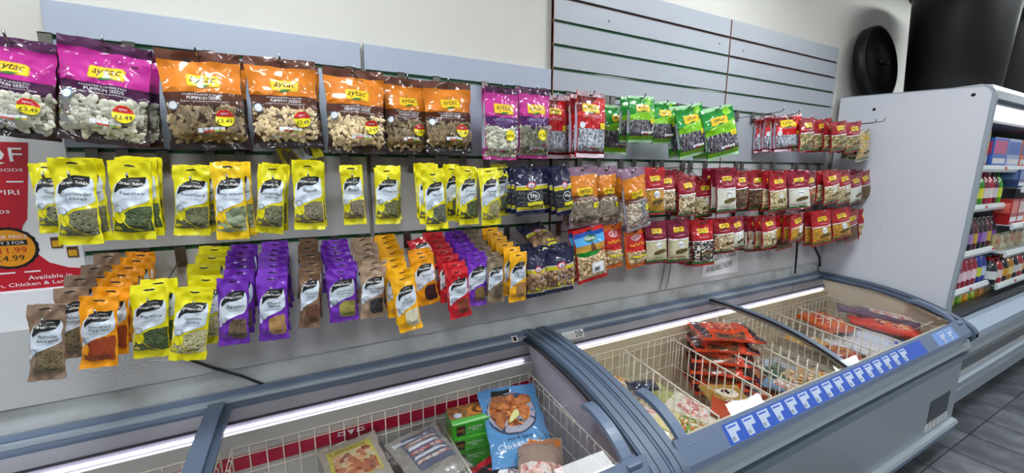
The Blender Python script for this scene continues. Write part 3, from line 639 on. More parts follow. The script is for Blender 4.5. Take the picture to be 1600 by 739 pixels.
# ================= hanging stock =================
TABLE = [
 (1,'pumpkin_pink','',-1.614,-0.16,1.97,0.154,0.232,-6,1,0),
 (1,'pumpkin_pink','',-1.445,-0.16,1.983,0.177,0.256,-7,1,0),
 (1,'pumpkin_orange','',-1.26,-0.16,1.986,0.188,0.266,2,1,0),
 (1,'pumpkin_orange','',-1.062,-0.15,1.992,0.186,0.26,1,1,0),
 (1,'pumpkin_orange','',-0.855,-0.13,1.99,0.186,0.271,0,1,0),
 (1,'pumpkin_orange','',-0.676,-0.09,1.988,0.164,0.266,-1,0,0),
 (1,'pumpkin_orange','',-0.54,-0.13,1.981,0.182,0.253,2,1,0),
 (1,'seed_pink','',-0.338,-0.17,1.974,0.139,0.269,-1,1,0),
 (1,'seed_pink','',-0.183,-0.15,1.988,0.141,0.275,-1,1,0),
 (1,'seed_red','',-0.053,-0.1,1.979,0.105,0.262,1,0,0),
 (1,'seed_red','',0.077,-0.18,1.992,0.148,0.271,0,2,0),
 (1,'seed_green','',0.305,-0.08,1.969,0.135,0.226,0,0,0),
 (1,'seed_green','',0.342,-0.2,1.996,0.135,0.202,2,1,-8),
 (1,'seed_green','',0.559,-0.13,1.998,0.135,0.201,3,0,-5),
 (1,'seed_green','',0.661,-0.185,1.983,0.165,0.25,13,1,-8),
 (1,'seed_green','',0.799,-0.235,1.975,0.165,0.25,15,1,-22),
 (1,'seed_red','',1.548,-0.16,2.0,0.16,0.215,4,4,-25),
 (1,'pulse_mix','',1.626,-0.225,1.976,0.138,0.194,7,2,-2),
 (1,'pulse_mix','',1.951,-0.145,1.998,0.138,0.205,8,1,-16),
 (1,'pulse_mix','',1.979,-0.225,1.975,0.138,0.185,9,2,-9),
 (1,'pulse_mix','',2.155,-0.225,1.981,0.138,0.192,9,2,-9),
 (1,'pulse_clear','',2.306,-0.225,1.935,0.138,0.199,10,2,-3),
 (2,'herb','Sage',-1.56,-0.24,1.676,0.066,0.165,0,1,0),
 (2,'herb','Coriander\nLeaves',-1.494,-0.3,1.687,0.077,0.2,-2,1,0),
 (2,'herb','Parsley',-1.401,-0.28,1.683,0.082,0.195,-3,3,0),
 (2,'herb','Rosemary',-1.286,-0.25,1.672,0.079,0.185,-5,1,0),
 (2,'bay','Bay leaves',-1.206,-0.26,1.683,0.076,0.211,-1,1,0),
 (2,'herb','Coriander\nLeaves',-1.1,-0.26,1.676,0.072,0.196,-7,1,-12),
 (2,'herb','Basil',-1.011,-0.28,1.684,0.082,0.195,-2,2,-6),
 (2,'herb','Basil',-0.891,-0.24,1.679,0.067,0.187,1,0,-12),
 (2,'herb','Oregano',-0.784,-0.24,1.671,0.078,0.183,-1,1,0),
 (2,'herb','Thyme',-0.649,-0.3,1.662,0.075,0.194,3,4,0),
 (2,'herb','Curry\nLeaves',-0.542,-0.16,1.679,0.062,0.201,4,1,0),
 (2,'herb','Curry\nLeaves',-0.513,-0.26,1.673,0.074,0.2,1,1,0),
 (2,'herb','Fennel\nSeed',-0.437,-0.27,1.673,0.076,0.206,3,0,0),
 (2,'herb','Dill',-0.333,-0.15,1.68,0.065,0.196,2,1,0),
 (2,'navy','',-0.256,-0.24,1.675,0.127,0.181,3,2,0),
 (2,'navy','',-0.099,-0.22,1.679,0.09,0.198,10,2,0),
 (2,'pist','',0.011,-0.22,1.679,0.151,0.251,5,1,0),
 (2,'pist','',0.153,-0.2,1.681,0.115,0.258,6,1,0),
 (2,'pist','',0.268,-0.24,1.673,0.136,0.279,12,1,0),
 (2,'pulse_gold','',0.415,-0.225,1.679,0.116,0.219,4,2,-10),
 (2,'pulse_mixed','',0.5,-0.225,1.662,0.116,0.197,4,2,0),
 (2,'pulse_mixed','',0.645,-0.145,1.663,0.116,0.212,5,1,0),
 (2,'pulse_mixed','',0.628,-0.235,1.641,0.116,0.2,5,1,-3),
 (2,'pulse_pale','',0.867,-0.145,1.623,0.116,0.21,6,1,-9),
 (2,'pulse_rice','',0.929,-0.225,1.679,0.116,0.235,6,2,-18),
 (2,'pulse_dark','',1.054,-0.225,1.664,0.116,0.205,7,2,0),
 (2,'pulse_dark','',1.333,-0.145,1.665,0.116,0.229,7,1,-29),
 (2,'pulse_pale','',1.389,-0.225,1.657,0.116,0.229,8,2,-17),
 (2,'pulse_rice','',1.586,-0.225,1.665,0.116,0.228,9,2,-40),
 (2,'pulse_red','',1.715,-0.225,1.657,0.138,0.206,10,2,0),
 (2,'pulse_red','',1.989,-0.145,1.658,0.138,0.214,10,1,0),
 (2,'pulse_pale','',1.941,-0.235,1.669,0.138,0.211,11,1,-9),
 (2,'pulse_pale','',2.121,-0.225,1.666,0.138,0.215,11,2,-5),
 (2,'pulse_rice','',2.271,-0.225,1.649,0.138,0.2,12,2,-5),
 (2,'pulse_dark','',2.397,-0.225,1.667,0.138,0.209,13,2,-3),
 (3,'peanut_blue','',0.039,-0.24,1.425,0.16,0.236,8,1,0),
 (3,'peanut_orange','',0.201,-0.2,1.425,0.112,0.208,6,1,0),
 (3,'peanut_orange','',0.34,-0.2,1.391,0.13,0.182,8,0,0),
 (3,'pulse_rice2','',0.448,-0.225,1.427,0.116,0.205,5,2,-13),
 (3,'pulse_rice2','',0.597,-0.225,1.429,0.116,0.22,5,2,-20),
 (3,'pulse_zebra','',0.776,-0.225,1.413,0.116,0.235,6,2,-25),
 (3,'pulse_mixed','',0.941,-0.225,1.421,0.116,0.195,7,2,-23),
 (3,'pulse_rice','',1.055,-0.225,1.415,0.116,0.179,8,2,0),
 (3,'pulse_rice','',1.337,-0.145,1.401,0.116,0.213,8,1,-45),
 (3,'pulse_pale','',1.349,-0.225,1.408,0.116,0.196,9,2,-7),
 (3,'pulse_dark','',1.646,-0.145,1.398,0.138,0.228,10,1,-9),
 (3,'pulse_gold','',1.629,-0.225,1.407,0.138,0.172,11,2,0),
 (3,'pulse_gold','',1.895,-0.145,1.395,0.138,0.199,11,1,0),
 (3,'pulse_gold','',1.873,-0.235,1.417,0.138,0.224,11,1,-20),
 (3,'pulse_gold','',2.132,-0.225,1.421,0.138,0.209,13,2,-21),
 (3,'pulse_dark','',2.284,-0.225,1.398,0.138,0.218,13,2,-4),
 (3,'pulse_pale','',2.476,-0.225,1.413,0.138,0.235,13,2,-19),
 (3,'sp_brown','Whole\nAniseed',-1.552,-0.36,1.365,0.059,0.177,-7,3,0),
 (3,'sp_orange','Smoked\nPaprika',-1.478,-0.33,1.363,0.068,0.174,-6,5,0),
 (3,'herb','Parsley',-1.391,-0.3,1.372,0.075,0.192,-5,1,0),
 (3,'herb','Lemon\nGrass',-1.299,-0.31,1.355,0.079,0.195,-10,3,0),
 (3,'sp_purple',"Za'atar",-1.216,-0.3,1.37,0.073,0.19,-4,4,0),
 (3,'sp_purple2','Mixed\nSpice',-1.127,-0.29,1.364,0.075,0.195,-2,5,0),
 (3,'sp_brown2','Cinnamon\nSticks',-1.027,-0.28,1.374,0.057,0.187,-4,3,0),
 (3,'sp_purple3','Lemon\nPepper',-0.943,-0.26,1.357,0.087,0.173,1,4,0),
 (3,'sp_brown3','Blue Poppy\nSeeds',-0.847,-0.28,1.358,0.077,0.17,-3,4,0),
 (3,'sp_orange2','Garlic\nPowder',-0.771,-0.35,1.335,0.075,0.185,7,6,0),
 (3,'sp_orange3','Sumac',-0.679,-0.24,1.375,0.081,0.184,6,2,0),
 (3,'sp_red','Cayenne\nPepper',-0.586,-0.33,1.332,0.079,0.174,5,5,0),
 (3,'sp_purple4','Moroccan\nTagine',-0.487,-0.28,1.356,0.077,0.183,-2,5,0),
 (3,'sp_brown4','Caraway\nSeeds',-0.419,-0.29,1.345,0.067,0.165,-1,4,0),
 (3,'sp_orange4','Ground\nTurmeric',-0.332,-0.3,1.362,0.073,0.192,0,4,0),
 (3,'walnut','',-0.237,-0.27,1.351,0.087,0.186,1,2,0),
 (3,'walnut','',-0.115,-0.25,1.353,0.144,0.189,2,1,0),
]
SPICE = {  # colour, contents, leafy, right window, words
 'herb': ('E3D90E', None, True, False, 'yellow herb packet'), 'bay': ('EDC410', None, True, False, 'golden yellow herb packet'),
 'sp_brown': ('8C7460', ['6E5E40', '8A7A58', '4E4430'], False, False, 'brown spice packet'),
 'sp_orange': ('F09A0C', ['9A3A0E', 'A8440F', '8A300A'], False, False, 'orange spice packet'),
 'sp_purple': ('6B2AA8', ['5E4A34', '7A6648', '3E3226'], False, True, 'purple spice packet'),
 'sp_purple2': ('7430B4', ['B08A50', 'A87F46', 'BC985E'], False, True, 'purple spice packet'),
 'sp_brown2': ('7D6048', ['5A3420', '7A4A2C', '3E2416'], False, True, 'brown spice packet'),
 'sp_purple3': ('7430B4', ['8E8A3A', 'B0A850', '6A6628'], False, True, 'purple spice packet'),
 'sp_brown3': ('A68C74', ['26282E', '34363E', '1C1E22'], False, True, 'light brown spice packet'),
 'sp_orange2': ('F2B010', ['E2DCC0', 'D8D0B0', 'ECE6CE'], False, True, 'amber spice packet'),
 'sp_orange3': ('F0A010', ['3A1418', '4A1A1E', '2C0E12'], False, True, 'orange spice packet'),
 'sp_red': ('C81E28', ['7A2E12', '8A3818', '6A240E'], False, True, 'red spice packet'),
 'sp_purple4': ('7834BC', ['7A6030', '8A6E3C', '6A5228'], False, True, 'purple spice packet'),
 'sp_brown4': ('85745C', ['5A4E38', '3E3628', '75684C'], False, True, 'brown spice packet'),
 'sp_orange4': ('F2AE10', ['A87A4A', '9A6C3E', 'B48858'], False, True, 'amber spice packet')}
HERB = {'Sage': ['6E7456', '8A8E6E', '4E5440'], 'Coriander\nLeaves': ['5E6444', '8E8A68', '3E4430'], 'Parsley': ['3E4E2C', '586A3E', '2C3A20'], 'Rosemary': ['5A5E3C', '7A7C58', '3C4028'],
 'Bay leaves': ['7E8A68', '98A284', '5E6A4C'], 'Basil': ['6E6650', '948A72', '4A4436'], 'Oregano': ['666A40', '86885C', '44482C'], 'Thyme': ['4E5446', '6E7464', '32362C'],
 'Curry\nLeaves': ['3A4628', '56643C', '28321C'], 'Fennel\nSeed': ['8A8452', 'B0A872', '5E5A38'], 'Dill': ['5A6448', '78826A', '3E4634'], 'Lemon\nGrass': ['A49E72', 'D0CA9E', '767048']}
DESC = {'pumpkin_pink': 'large purple pumpkin seed bag', 'pumpkin_orange': 'large orange pumpkin seed bag', 'seed_pink': 'narrow pink pumpkin seed bag',
 'seed_red': 'red bag of grey sunflower seeds', 'seed_green': 'green bag of black sunflower seeds', 'pulse_mix': 'clear and red bag of mixed seeds', 'pulse_clear': 'small clear bag of nuts',
 'navy': 'navy dried fruit bag with yellow bands', 'pist': 'orange and brown bag of whole nuts', 'pulse_gold': 'red-topped bag of golden yellow pulses', 'pulse_mixed': 'red-topped bag of mixed nuts',
 'pulse_pale': 'red-topped bag of pale beige nuts', 'pulse_rice': 'red-topped bag of white grains', 'pulse_rice2': 'maroon-topped bag of cream grains', 'pulse_dark': 'red-topped bag of dark brown kernels',
 'pulse_red': 'maroon-topped bag of orange-red kernels', 'pulse_zebra': 'red-topped bag of black and white seeds', 'peanut_blue': 'blue-topped peanut bag with barcode',
 'peanut_orange': 'orange and red bag of roasted peanuts', 'walnut': 'navy bag of walnuts in shells'}
ROWN = {1: 'top', 2: 'middle', 3: 'bottom'}
ORD = ['first', 'second', 'third', 'fourth', 'fifth', 'sixth', 'seventh', 'eighth', 'ninth', 'tenth']
steel = mat('hook_steel', '9A9A9C', .25, metal=1.); steel_d = mat('clip_steel', '77746E', .3, metal=1.)
def peg_hook(x, z, L, zend, lab):
    """clip in the slot, long arm and turned-up tip"""
    t = empty('peg_hook', (x, -.01, z), lab, 'hook', 'steel peg hooks on the slat wall')
    q = MB(); q.box(-.014, .014, -.0035, -.0015, -.062, .006, steel_d, .0006); q.box(-.014, .014, -.0035, .006, .003, .006, steel_d); q.build('slot_clip', t)
    q = MB(); za = -.040; ze = zend-z
    q.tube([(0, -.002, za), (0, -.03, za), (0, -L+.004, ze), (0, -L-.008, ze+.003), (0, -L-.014, ze+.014), (0, -L-.016, ze+.024)], .0026, steel, 7); q.build('arm', t)
    return t
cnt = {}; tot = {}
for r_ in TABLE: tot[(r_[0], r_[1], r_[2])] = tot.get((r_[0], r_[1], r_[2]), 0)+1
cache = {}
for idx, (row, kind, title, x, y, zt, W, H, roll, nb, yw) in enumerate(TABLE):
    key = (row, kind, title); k = cnt.get(key, 0); cnt[key] = k+1
    if kind in SPICE:
        colr, cc, leafy, cr, words = SPICE[kind]; cc = cc or HERB[title]
        cont = content('cont_'+title.replace('\n', '_')+kind, cc, 260 if kind == 'herb' else (520 if len(cc) == 3 and kind in ('sp_orange', 'sp_purple2', 'sp_orange2', 'sp_red', 'sp_purple4', 'sp_orange4') else 300), .8)
        if kind == 'bay': cont = content('cont_bay', cc, 60, .6)
        T = .026 if kind in ('herb', 'bay') else .024
        root = greenfields(W, H, T, idx*1.37, colr, cont, title, leafy, cr)
        desc = '%s reading %s' % (words, title.replace('\n', ' '))
    else:
        T = .05 if kind.startswith('pump') else (.050 if kind.startswith('seed_p') or kind == 'seed_red' or kind == 'pist' else (.036 if kind.startswith('pulse') else .042))
        root = pumpkin(W, H, T, idx*1.37, kind.split('_')[1]) if kind.startswith('pump') else snack(W, H, T, idx*1.37, kind)
        desc = DESC[kind]
    z0 = {1: 2.02, 2: 1.72, 3: 1.42}[row]
    zarm_end = zt-.050*H/.2-.003 if kind in SPICE else zt-.045*H-.003
    zarm0 = z0-.040
    rz = math.radians(yw); rx = .0
    place(root, (x, y, zt), (rx, math.radians(-roll), rz))
    n_ = tot[key]
    if kind in SPICE: sd = '%s %s' % (SPICE[kind][4], title.replace('\n', ' '))
    else: sd = desc
    if n_ > 1: at = '%s from left, %s row' % (ORD[k], ROWN[row])
    else: at = '%s row' % ROWN[row]
    lab = '%s, front one, %s' % (desc, at)
    grp = '%ss on the %s row' % (desc if kind not in SPICE else SPICE[kind][4], ROWN[row])
    tag(root, lab, 'packet', grp)
    hook_lab = 'peg hook holding the %s, %s' % (sd, at)
    peg_hook(x, z0, abs(y)-.01+.012, zarm_end, hook_lab)
    # packets behind on the same peg
    fr = root; room = abs(y)-T/2-.022
    step = min(T+.004, room/max(nb, 1))
    if row == 3 and kind in SPICE and nb >= 3: nb += 1; step = room/nb
    for j in range(nb):
        d = dup(root); yy = y+step*(j+1)
        if yy > -.012-T/2-.006: yy = -.018-T/2
        f_ = (j+1)*step/abs(y); za = zt+(zarm0-zarm_end)*f_
        rnd = random.Random(idx*31+j)
        place(d, (x+rnd.uniform(-.006, .006)+(.006 if j == 0 else 0), yy, za+rnd.uniform(-.003, .002)), (0, math.radians(-roll*.6+rnd.uniform(-2.5, 2.5)), rz+math.radians(rnd.uniform(-4, 4))))
        l2 = '%s behind the %s, %s' % (('next packet' if nb == 1 else ORD[j]+' packet'), sd, at)
        d['label'] = l2; d['group'] = 'rear packets on the pegs of the %s row' % ROWN[row]
        for L_ in (lab, l2, hook_lab):
            if len(L_.replace(',', '').split()) > 16: print('LONG', L_)

# free hook tips and stray packets
for (x, z, L, lab) in [(1.30, 2.02, .25, 'bare steel peg hook right of the green sunflower seed bags'), (1.45, 2.02, .25, 'bare steel peg hook left of the red sunflower seed bags on the top row'),
                       (2.36, 2.02, .24, 'bare steel peg hook above the last clear packets, nearer of two'), (2.32, 2.02, .30, 'bare steel peg hook beside the chiller side, longer of two'),
                       (.70, 1.72, .12, 'short steel peg hook above the pale nut bags on the middle row')]:
    if x < 2.40: peg_hook(x, z, L, z-.035, lab)
pk = greenfields(.075, .15, .02, 99.3, 'E3D90E', content('cont_Basilherb', HERB['Basil'], 260), 'Basil')
place(pk, (-.975, -.13, 1.745), (math.radians(38), math.radians(70), 0)); tag(pk, 'yellow herb packet lying tilted on top of its peg under the seed bags', 'packet')
pk = greenfields(.075, .15, .02, 88.3, 'C81E28', content('cont_Cayenne_Peppersp_red', ['7A2E12', '8A3818', '6A240E'], 520), 'Chilli\nPowder', False, True)
place(pk, (-.665, -.10, 1.405), (math.radians(-52), math.radians(-12), math.radians(8))); tag(pk, 'red spice packet lying tilted across the pegs above the cayenne pepper', 'packet')
pk = snack(.13, .19, .04, 77.3, 'walnut')
place(pk, (-.155, -.06, 1.43), (math.radians(-58), math.radians(-8), math.radians(5))); tag(pk, 'navy walnut bag lying across the top of the walnut pegs', 'packet', 'navy walnut bags on the bottom row')

# ================= freezers =================
rail_m = mat('freezer_rail_blue_grey', '5F6E86', .35, coat=.25); cap_m = mat('freezer_cap_grey', '56657A', .42, coat=.2); cap_d = mat('freezer_groove', '1E222A', .6)
body_m = mat('freezer_body_grey', '9AA5AE', .32, coat=.3, var=.08, vscale=2); liner_m = mat('freezer_liner', 'C9C6C2', .45); alu = mat('alu_profile', 'A9B3C2', .3, metal=.6)
lav = mat('rail_lavender', 'A39FB4', .45); wire_m = mat('basket_wire', 'E2DCCB', .4, coat=.2); rubber = mat('rubber_dark', '1A1B1F', .5)
glass_m = clear('lid_glass', (.95, .96, .97), .03, .0, fk=.6)
ledm = mat('led_tube', (1., .97, 1.), .4, emit=LED_STRENGTH)
P0 = [(-.004, .905), (-.13, .908), (-.26, .905), (-.38, .896), (-.47, .884), (-.56, .866), (-.63, .847), (-.70, .824), (-.76, .800), (-.81, .776), (-.845, .752), (-.862, .725), (-.862, .70)]
_K = P0
P0 = []
for i in range(len(_K)-1):      # smooth the lid profile
    p_, a_, b_, n_ = _K[max(i-1, 0)], _K[i], _K[i+1], _K[min(i+2, len(_K)-1)]
    for k in range(3):
        t = k/3; P0.append(tuple(.5*((2*a_[j])+(-p_[j]+b_[j])*t+(2*p_[j]-5*a_[j]+4*b_[j]-n_[j])*t*t+(-p_[j]+3*a_[j]-3*b_[j]+n_[j])*t**3) for j in (0, 1)))
P0.append(_K[-1])
def prof(y):
    for a, c in zip(P0, P0[1:]):
        if c[0] <= y <= a[0] and c[0] != a[0]:
            t = (y-a[0])/(c[0]-a[0]); return a[1]+(c[1]-a[1])*t
    return P0[-1][1]
def band(mb, x0, x1, dz, th, m, y_end=-.862):
    top = [(a, c+dz) for a, c in P0 if a >= y_end]
    poly_ = top+[(a+(.02 if a < -.84 else 0), c-th) for a, c in reversed(top)]
    mb.prism(poly_, x0, x1, m)
def freezer(x0, x1, lab, goods_note):
    liner_m = mat('freezer_liner', 'C9C6C2', .45) if x1 < 1 else mat('freezer_liner_cream', 'D6C9AC', .45)
    t = empty('chest_freezer', ((x0+x1)/2, -.42, 0), lab, 'freezer', 'glass-topped chest freezers under the display')
    cx = (x0+x1)/2
    def B(): return MB()
    def fin(mb, nm, par=None, **k):
        mb.v = [(a-cx, b_+.42, c) for a, b_, c in mb.v]
        if par is not None:
            pass
        return mb.build(nm, par or t, **k)
    q = B(); q.box(x0+.005, x1-.005, -.82, -.775, .13, .72, body_m, .004); q.box(x0+.005, x1-.005, -.06, -.012, .13, .90, body_m); q.box(x0, x0+.05, -.815, -.012, .13, .74, body_m, .003); q.box(x1-.05, x1, -.815, -.012, .13, .74, body_m, .003)
    q.box(x0+.02, x1-.02, -.80, -.03, .13, .38, body_m)
    for xx in (x0+.012, x1-.032): q.prism([(-.035, .72), (-.035, .885), (-.40, .872), (-.60, .832), (-.78, .765), (-.80, .72)], xx, xx+.02, body_m)
    fin(q, 'body')
    q = B(); q.box(x0+.05, x1-.05, -.79, -.75, .40, .765, liner_m); q.box(x0+.05, x1-.05, -.115, -.06, .40, .80, liner_m); q.box(x0+.05, x1-.05, -.78, -.06, .38, .42, liner_m)
    for xx in (x0+.05, x1-.068): q.prism([(-.06, .40), (-.06, .87), (-.38, .862), (-.60, .818), (-.76, .765), (-.79, .74), (-.79, .40)], xx, xx+.018, mat('liner_end', 'B5B0BE', .5, var=.15, vscale=5) if x1 < 1 else liner_m)
    fin(q, 'liner')
    q = B(); q.prism([(-.002, .893), (-.002, .906), (-.03, .912), (-.042, .906), (-.046, .892)], x0+.04, x1-.04, rail_m)
    q.prism([(-.046, .899), (-.058, .899), (-.062, .888), (-.046, .884)], x0+.04, x1-.04, alu); q.prism([(-.046, .884), (-.064, .884), (-.070, .868), (-.046, .868)], x0+.04, x1-.04, rail_m)
    q.prism([(-.05, .868), (-.072, .868), (-.086, .832), (-.05, .832)], x0+.04, x1-.04, mat('rail_grey_band', 'A5A3AC', .4)); q.prism([(-.05, .832), (-.088, .832), (-.092, .826), (-.05, .826)], x0+.04, x1-.04, cap_d); q.prism([(-.05, .826), (-.094, .826), (-.099, .800), (-.05, .800)], x0+.04, x1-.04, lav)
    q.prism([(-.05, .800), (-.100, .800), (-.106, .765), (-.05, .765)], x0+.04, x1-.04, lav)
    fin(q, 'back_rail')
    q = B(); q.tube([(x0+.11, -.104, .811), (x1-.11, -.104, .811)], .0030, ledm, 8); fin(q, 'led_strip')
    q = B(); q.prism([(-.775, .775), (-.790, .800), (-.796, .800), (-.846, .740), (-.852, .722), (-.846, .714), (-.80, .712), (-.775, .74)], x0+.06, x1-.06, rail_m); q.box(x0+.03, x1-.03, -.822, -.80, .695, .714, cap_d); fr_ = fin(q, 'front_rail')
    q = B(); q.prism([(-.818, .655), (-.838, .650), (-.846, .635), (-.838, .622), (-.818, .618)], x0+.01, x1-.005, body_m); q.prism([(-.818, .612), (-.850, .606), (-.858, .592), (-.850, .578), (-.818, .572)], x0+.01, x1-.005, mat('bumper_grey', '4E5A66', .4, coat=.2)); fin(q, 'bumper_rail')
    q = B(); q.prism([(-.818, .165), (-.842, .160), (-.850, .145), (-.842, .130), (-.818, .124)], x0+.01, x1+.0, body_m); q.prism([(-.818, .122), (-.836, .118), (-.842, .104), (-.818, .098)], x0+.01, x1, rail_m); fin(q, 'lower_bumper')
    q = B(); q.box(x0+.05, x1-.05, -.76, -.06, .0, .125, mat('kick_dark', '2A2C30', .6)); fin(q, 'plinth')
    q = B()
    for xx, sgn in ((x0, 1), (x1, -1)):
        pass
    for k, (a, c) in enumerate(((x0, x0+.07), (x1-(.045 if x1 > 1 else .07), x1))):
        q = B(); band(q, a, c, .0, .030, cap_m); inn = (a+.028, a+.046) if k == 0 else ((c-.046, c-.028) if x1 < 1 else (c-.030, c-.018))
        band(q, inn[0]-.018, inn[1]+.014, .006, .010, cap_m); band(q, inn[0]+.006, inn[0]+.009, .0075, .004, cap_d)
        q.box(a+.004, c-.004, -.852, -.80, .685, .72, cap_m, .006)
        fin(q, 'end_cap')
    q = B()
    q.box(x1-.40, x1-.12, -.8225, -.8195, .245, .375, mat('vent_mesh', '4C5258', .5, bump=.5, bscale=300)) if x1 > 1 else None
    for i in range(6):
        for j in range(4):
            if x1 > 1: q.box(x1-.42+.055*i, x1-.38+.055*i, -.8225, -.819, .190+.012*j, .196+.012*j, mat('vent_slot', 'D0D3D0', .5))
    if q.v: fin(q, 'vent_grille')
    # flat load-line strip
    if x1 > 1: return t, cx
    q = B(); q.box(x0+.07, x1-.07, -.1180, -.115, .670, .722, mat('load_line_red', 'C01040', .4)); lo = fin(q, 'load_line_strip')
    q = B()
    for i in range(int((x1-x0-.3)/.55)):
        xx = x1-.30-i*.55; w_ = mat('load_white', 'F0E6EA', .5)
        for sx in (-1, 1):
            q.box(xx+sx*.018, xx+sx*.048, -.1195, -.118, .694, .697, w_); q.box(xx+sx*.020, xx+sx*.025, -.1195, -.118, .694, .708, w_); q.box(xx+sx*.040, xx+sx*.045, -.1195, -.118, .694, .710, w_)
            q.box(xx+sx*.020, xx+sx*.045, -.1195, -.118, .706, .709, w_)
        q.add([(xx-.014, -.119, .710), (xx+.014, -.119, .710), (xx, -.119, .690)], [(0, 1, 2)], w_)
    if q.v: fin(q, 'load_line_arrows')
    return t, cx
def lid(fz, cx, xa, xb, dz, frames, handle_x=None, lab=None):
    """curved glass sliding lid: pane, edge bars and grip"""
    q = MB(); q.grid(lambda u, v: (xa-cx+(xb-xa)*u, -.055-.745*v+.42, prof(-.055-.745*v)-.016+dz), 50, 60, glass_m)
    pane = q.build('sliding_glass_lid', fz)
    for (u0, u1, mm_) in frames:
        q = MB(); band(q, u0, u1, -.010+dz, .012, mm_, -.80); q.v = [(a-cx, b_+.42, c) for a, b_, c in q.v]; q.build('lid_edge_bar', pane)
    if handle_x is not None:
        q = MB(); N = 12; out = []; inn = []
        y0, y1 = -.565, -.80
        for i in range(N+1):
            t_ = i/N; y = y0+(y1-y0)*t_; h_ = .034*math.sin(PI*min(1, max(0, t_)))**.45
            out.append((y+.42, prof(y)-.012+dz+h_+.006)); 
        for i in range(N+1):
            t_ = i/N; y = y0-.02+(y1-y0+.045)*t_; h_ = .020*math.sin(PI*t_)**.5
            inn.append((y+.42, prof(y)-.012+dz+h_+.001))
        q.prism(out+list(reversed(inn)), handle_x-.026-cx, handle_x+.014-cx, rail_m)
        base_ = [(a, c) for a, c in [(y0+.42+.01, prof(y0)-.006+dz), (y1+.42-.012, prof(y1)-.004+dz), (y1+.42-.012, prof(y1)-.016+dz), (y0+.42+.01, prof(y0)-.016+dz)]]
        bb = [(y0+(y1-y0)*i/8+.42, prof(y0+(y1-y0)*i/8)-.008+dz) for i in range(9)]
        q.prism(bb+[(a, c-.006) for a, c in reversed(bb)], handle_x+.010-cx, handle_x+.028-cx, cap_m)
        q.box(handle_x-.030-cx, handle_x+.028-cx, y1+.42-.014, y1+.42+.03, prof(y1)-.012+dz, prof(y1)+.016+dz, rail_m, .006)
        q.build('grip_handle', pane)
    return pane
F1, c1 = freezer(-2.62, -.087, 'blue-grey chest freezer at the left holding green burger boxes and a blue bag', '')
F2, c2 = freezer(-.083, 2.44, 'blue-grey chest freezer at the right with blue price labels along its front rail', '')
q = MB()
lid(F1, c1, -1.34, -.165, 0., [(-1.36, -1.315, cap_m), (-.175, -.160, cap_d)], -.200)
lid(F1, c1, -2.54, -1.30, -.014, [(-1.325, -1.295, cap_m)])
lid(F2, c2, -.01, 1.16, -.014, [(-.012, .004, cap_m), (1.12, 1.155, mat('bar_grey', '8A8680', .4))], .045)
lid(F2, c2, 1.13, 2.37, 0., [(1.118, 1.126, rubber), (1.126, 1.158, cap_m), (2.352, 2.372, cap_m)], 2.325)
# shelf-edge price labels on the right freezer
blue = mat('label_blue', '1B4CAE', .4, coat=.4); lab_w = mat('label_paper', 'AEBCD0', .45, coat=.3)
def on_rail(x, s, e):   # s 0..1 down the sloped rail face
    y = -.796-.050*s; z = .800-.060*s; return (x-c2, y+.42-e*.77, z+e*.64)
q = MB(); q.add([on_rail(.20, .12, .0006), on_rail(1.78, .12, .0006), on_rail(1.78, .97, .0006), on_rail(.20, .97, .0006)], [(0, 1, 2, 3)], blue)
q.add([on_rail(1.93, .12, .0006), on_rail(2.20, .12, .0006), on_rail(2.20, .97, .0006), on_rail(1.93, .97, .0006)], [(0, 1, 2, 3)], mat('label_blue_pale', '6C8FCC', .4, coat=.4)); strip_ = q.build('label_strip', F2)
first = None
for i in range(18):
    x = .215+i*.0875 if i < 16 else (2.0, 2.1)[i-16]
    if i < 16 and i % 4 == 3: pass
    q = MB(); q.add([on_rail(x, .20, .0016), on_rail(x+.062, .20, .0016), on_rail(x+.062, .55, .0016), on_rail(x+.036, .55, .0016), on_rail(x+.036, .90, .0016), on_rail(x+.004, .90, .0016)], [(0, 1, 2, 3, 4, 5)], lab_w)
    for k in range(3): q.add([on_rail(x+.008+k*.005, .68, .0022), on_rail(x+.010+k*.005, .68, .0022), on_rail(x+.010+k*.005, .84, .0022), on_rail(x+.008+k*.005, .84, .0022)], [(0, 1, 2, 3)], BK())
    q.add([on_rail(x+.006, .27, .0022), on_rail(x+.050, .27, .0022), on_rail(x+.050, .34, .0022), on_rail(x+.006, .34, .0022)], [(0, 1, 2, 3)], mat('label_blue', '1B4CAE'))
    q.build('price_label', F2)
# small stickers
q = MB(); q.add([(-.235-c1, -.048+.42, .9125), (-.205-c1, -.048+.42, .9125), (-.205-c1, -.072+.42, .892), (-.235-c1, -.072+.42, .892)], [(0, 1, 2, 3)], mat('sticker_cream', 'E8D8D0', .5)); 
q.add([(-.228-c1, -.0535+.42, .9095), (-.212-c1, -.0535+.42, .9095), (-.212-c1, -.0685+.42, .8965), (-.228-c1, -.0685+.42, .8965)], [(0, 1, 2, 3)], BK()); q.build('warning_sticker', F1)
q = MB(); q.add([(.03-c2, -.066+.42, .886), (.16-c2, -.066+.42, .886), (.16-c2, -.088+.42, .850), (.03-c2, -.088+.42, .850)], [(0, 1, 2, 3)], mat('sticker_white2', 'D9DAD8', .5)); 
for k in range(4):
    for j in range(3):
        if (k+j) % 2 == 0: q.add([(.11-c2+k*.01, -.070-j*.005+.4195, .882-j*.009), (.119-c2+k*.01, -.070-j*.005+.4195, .882-j*.009), (.119-c2+k*.01, -.074-j*.005+.4195, .875-j*.009), (.11-c2+k*.01, -.074-j*.005+.4195, .875-j*.009)], [(0, 1, 2, 3)], BK())
q.build('rating_sticker', F2)
q = MB(); flat_text(q, '97', lambda a, c: (2.40-c2+a, -.8225+.42, .685+c), .030, BK(), .02); q.build('number_marking', F2)

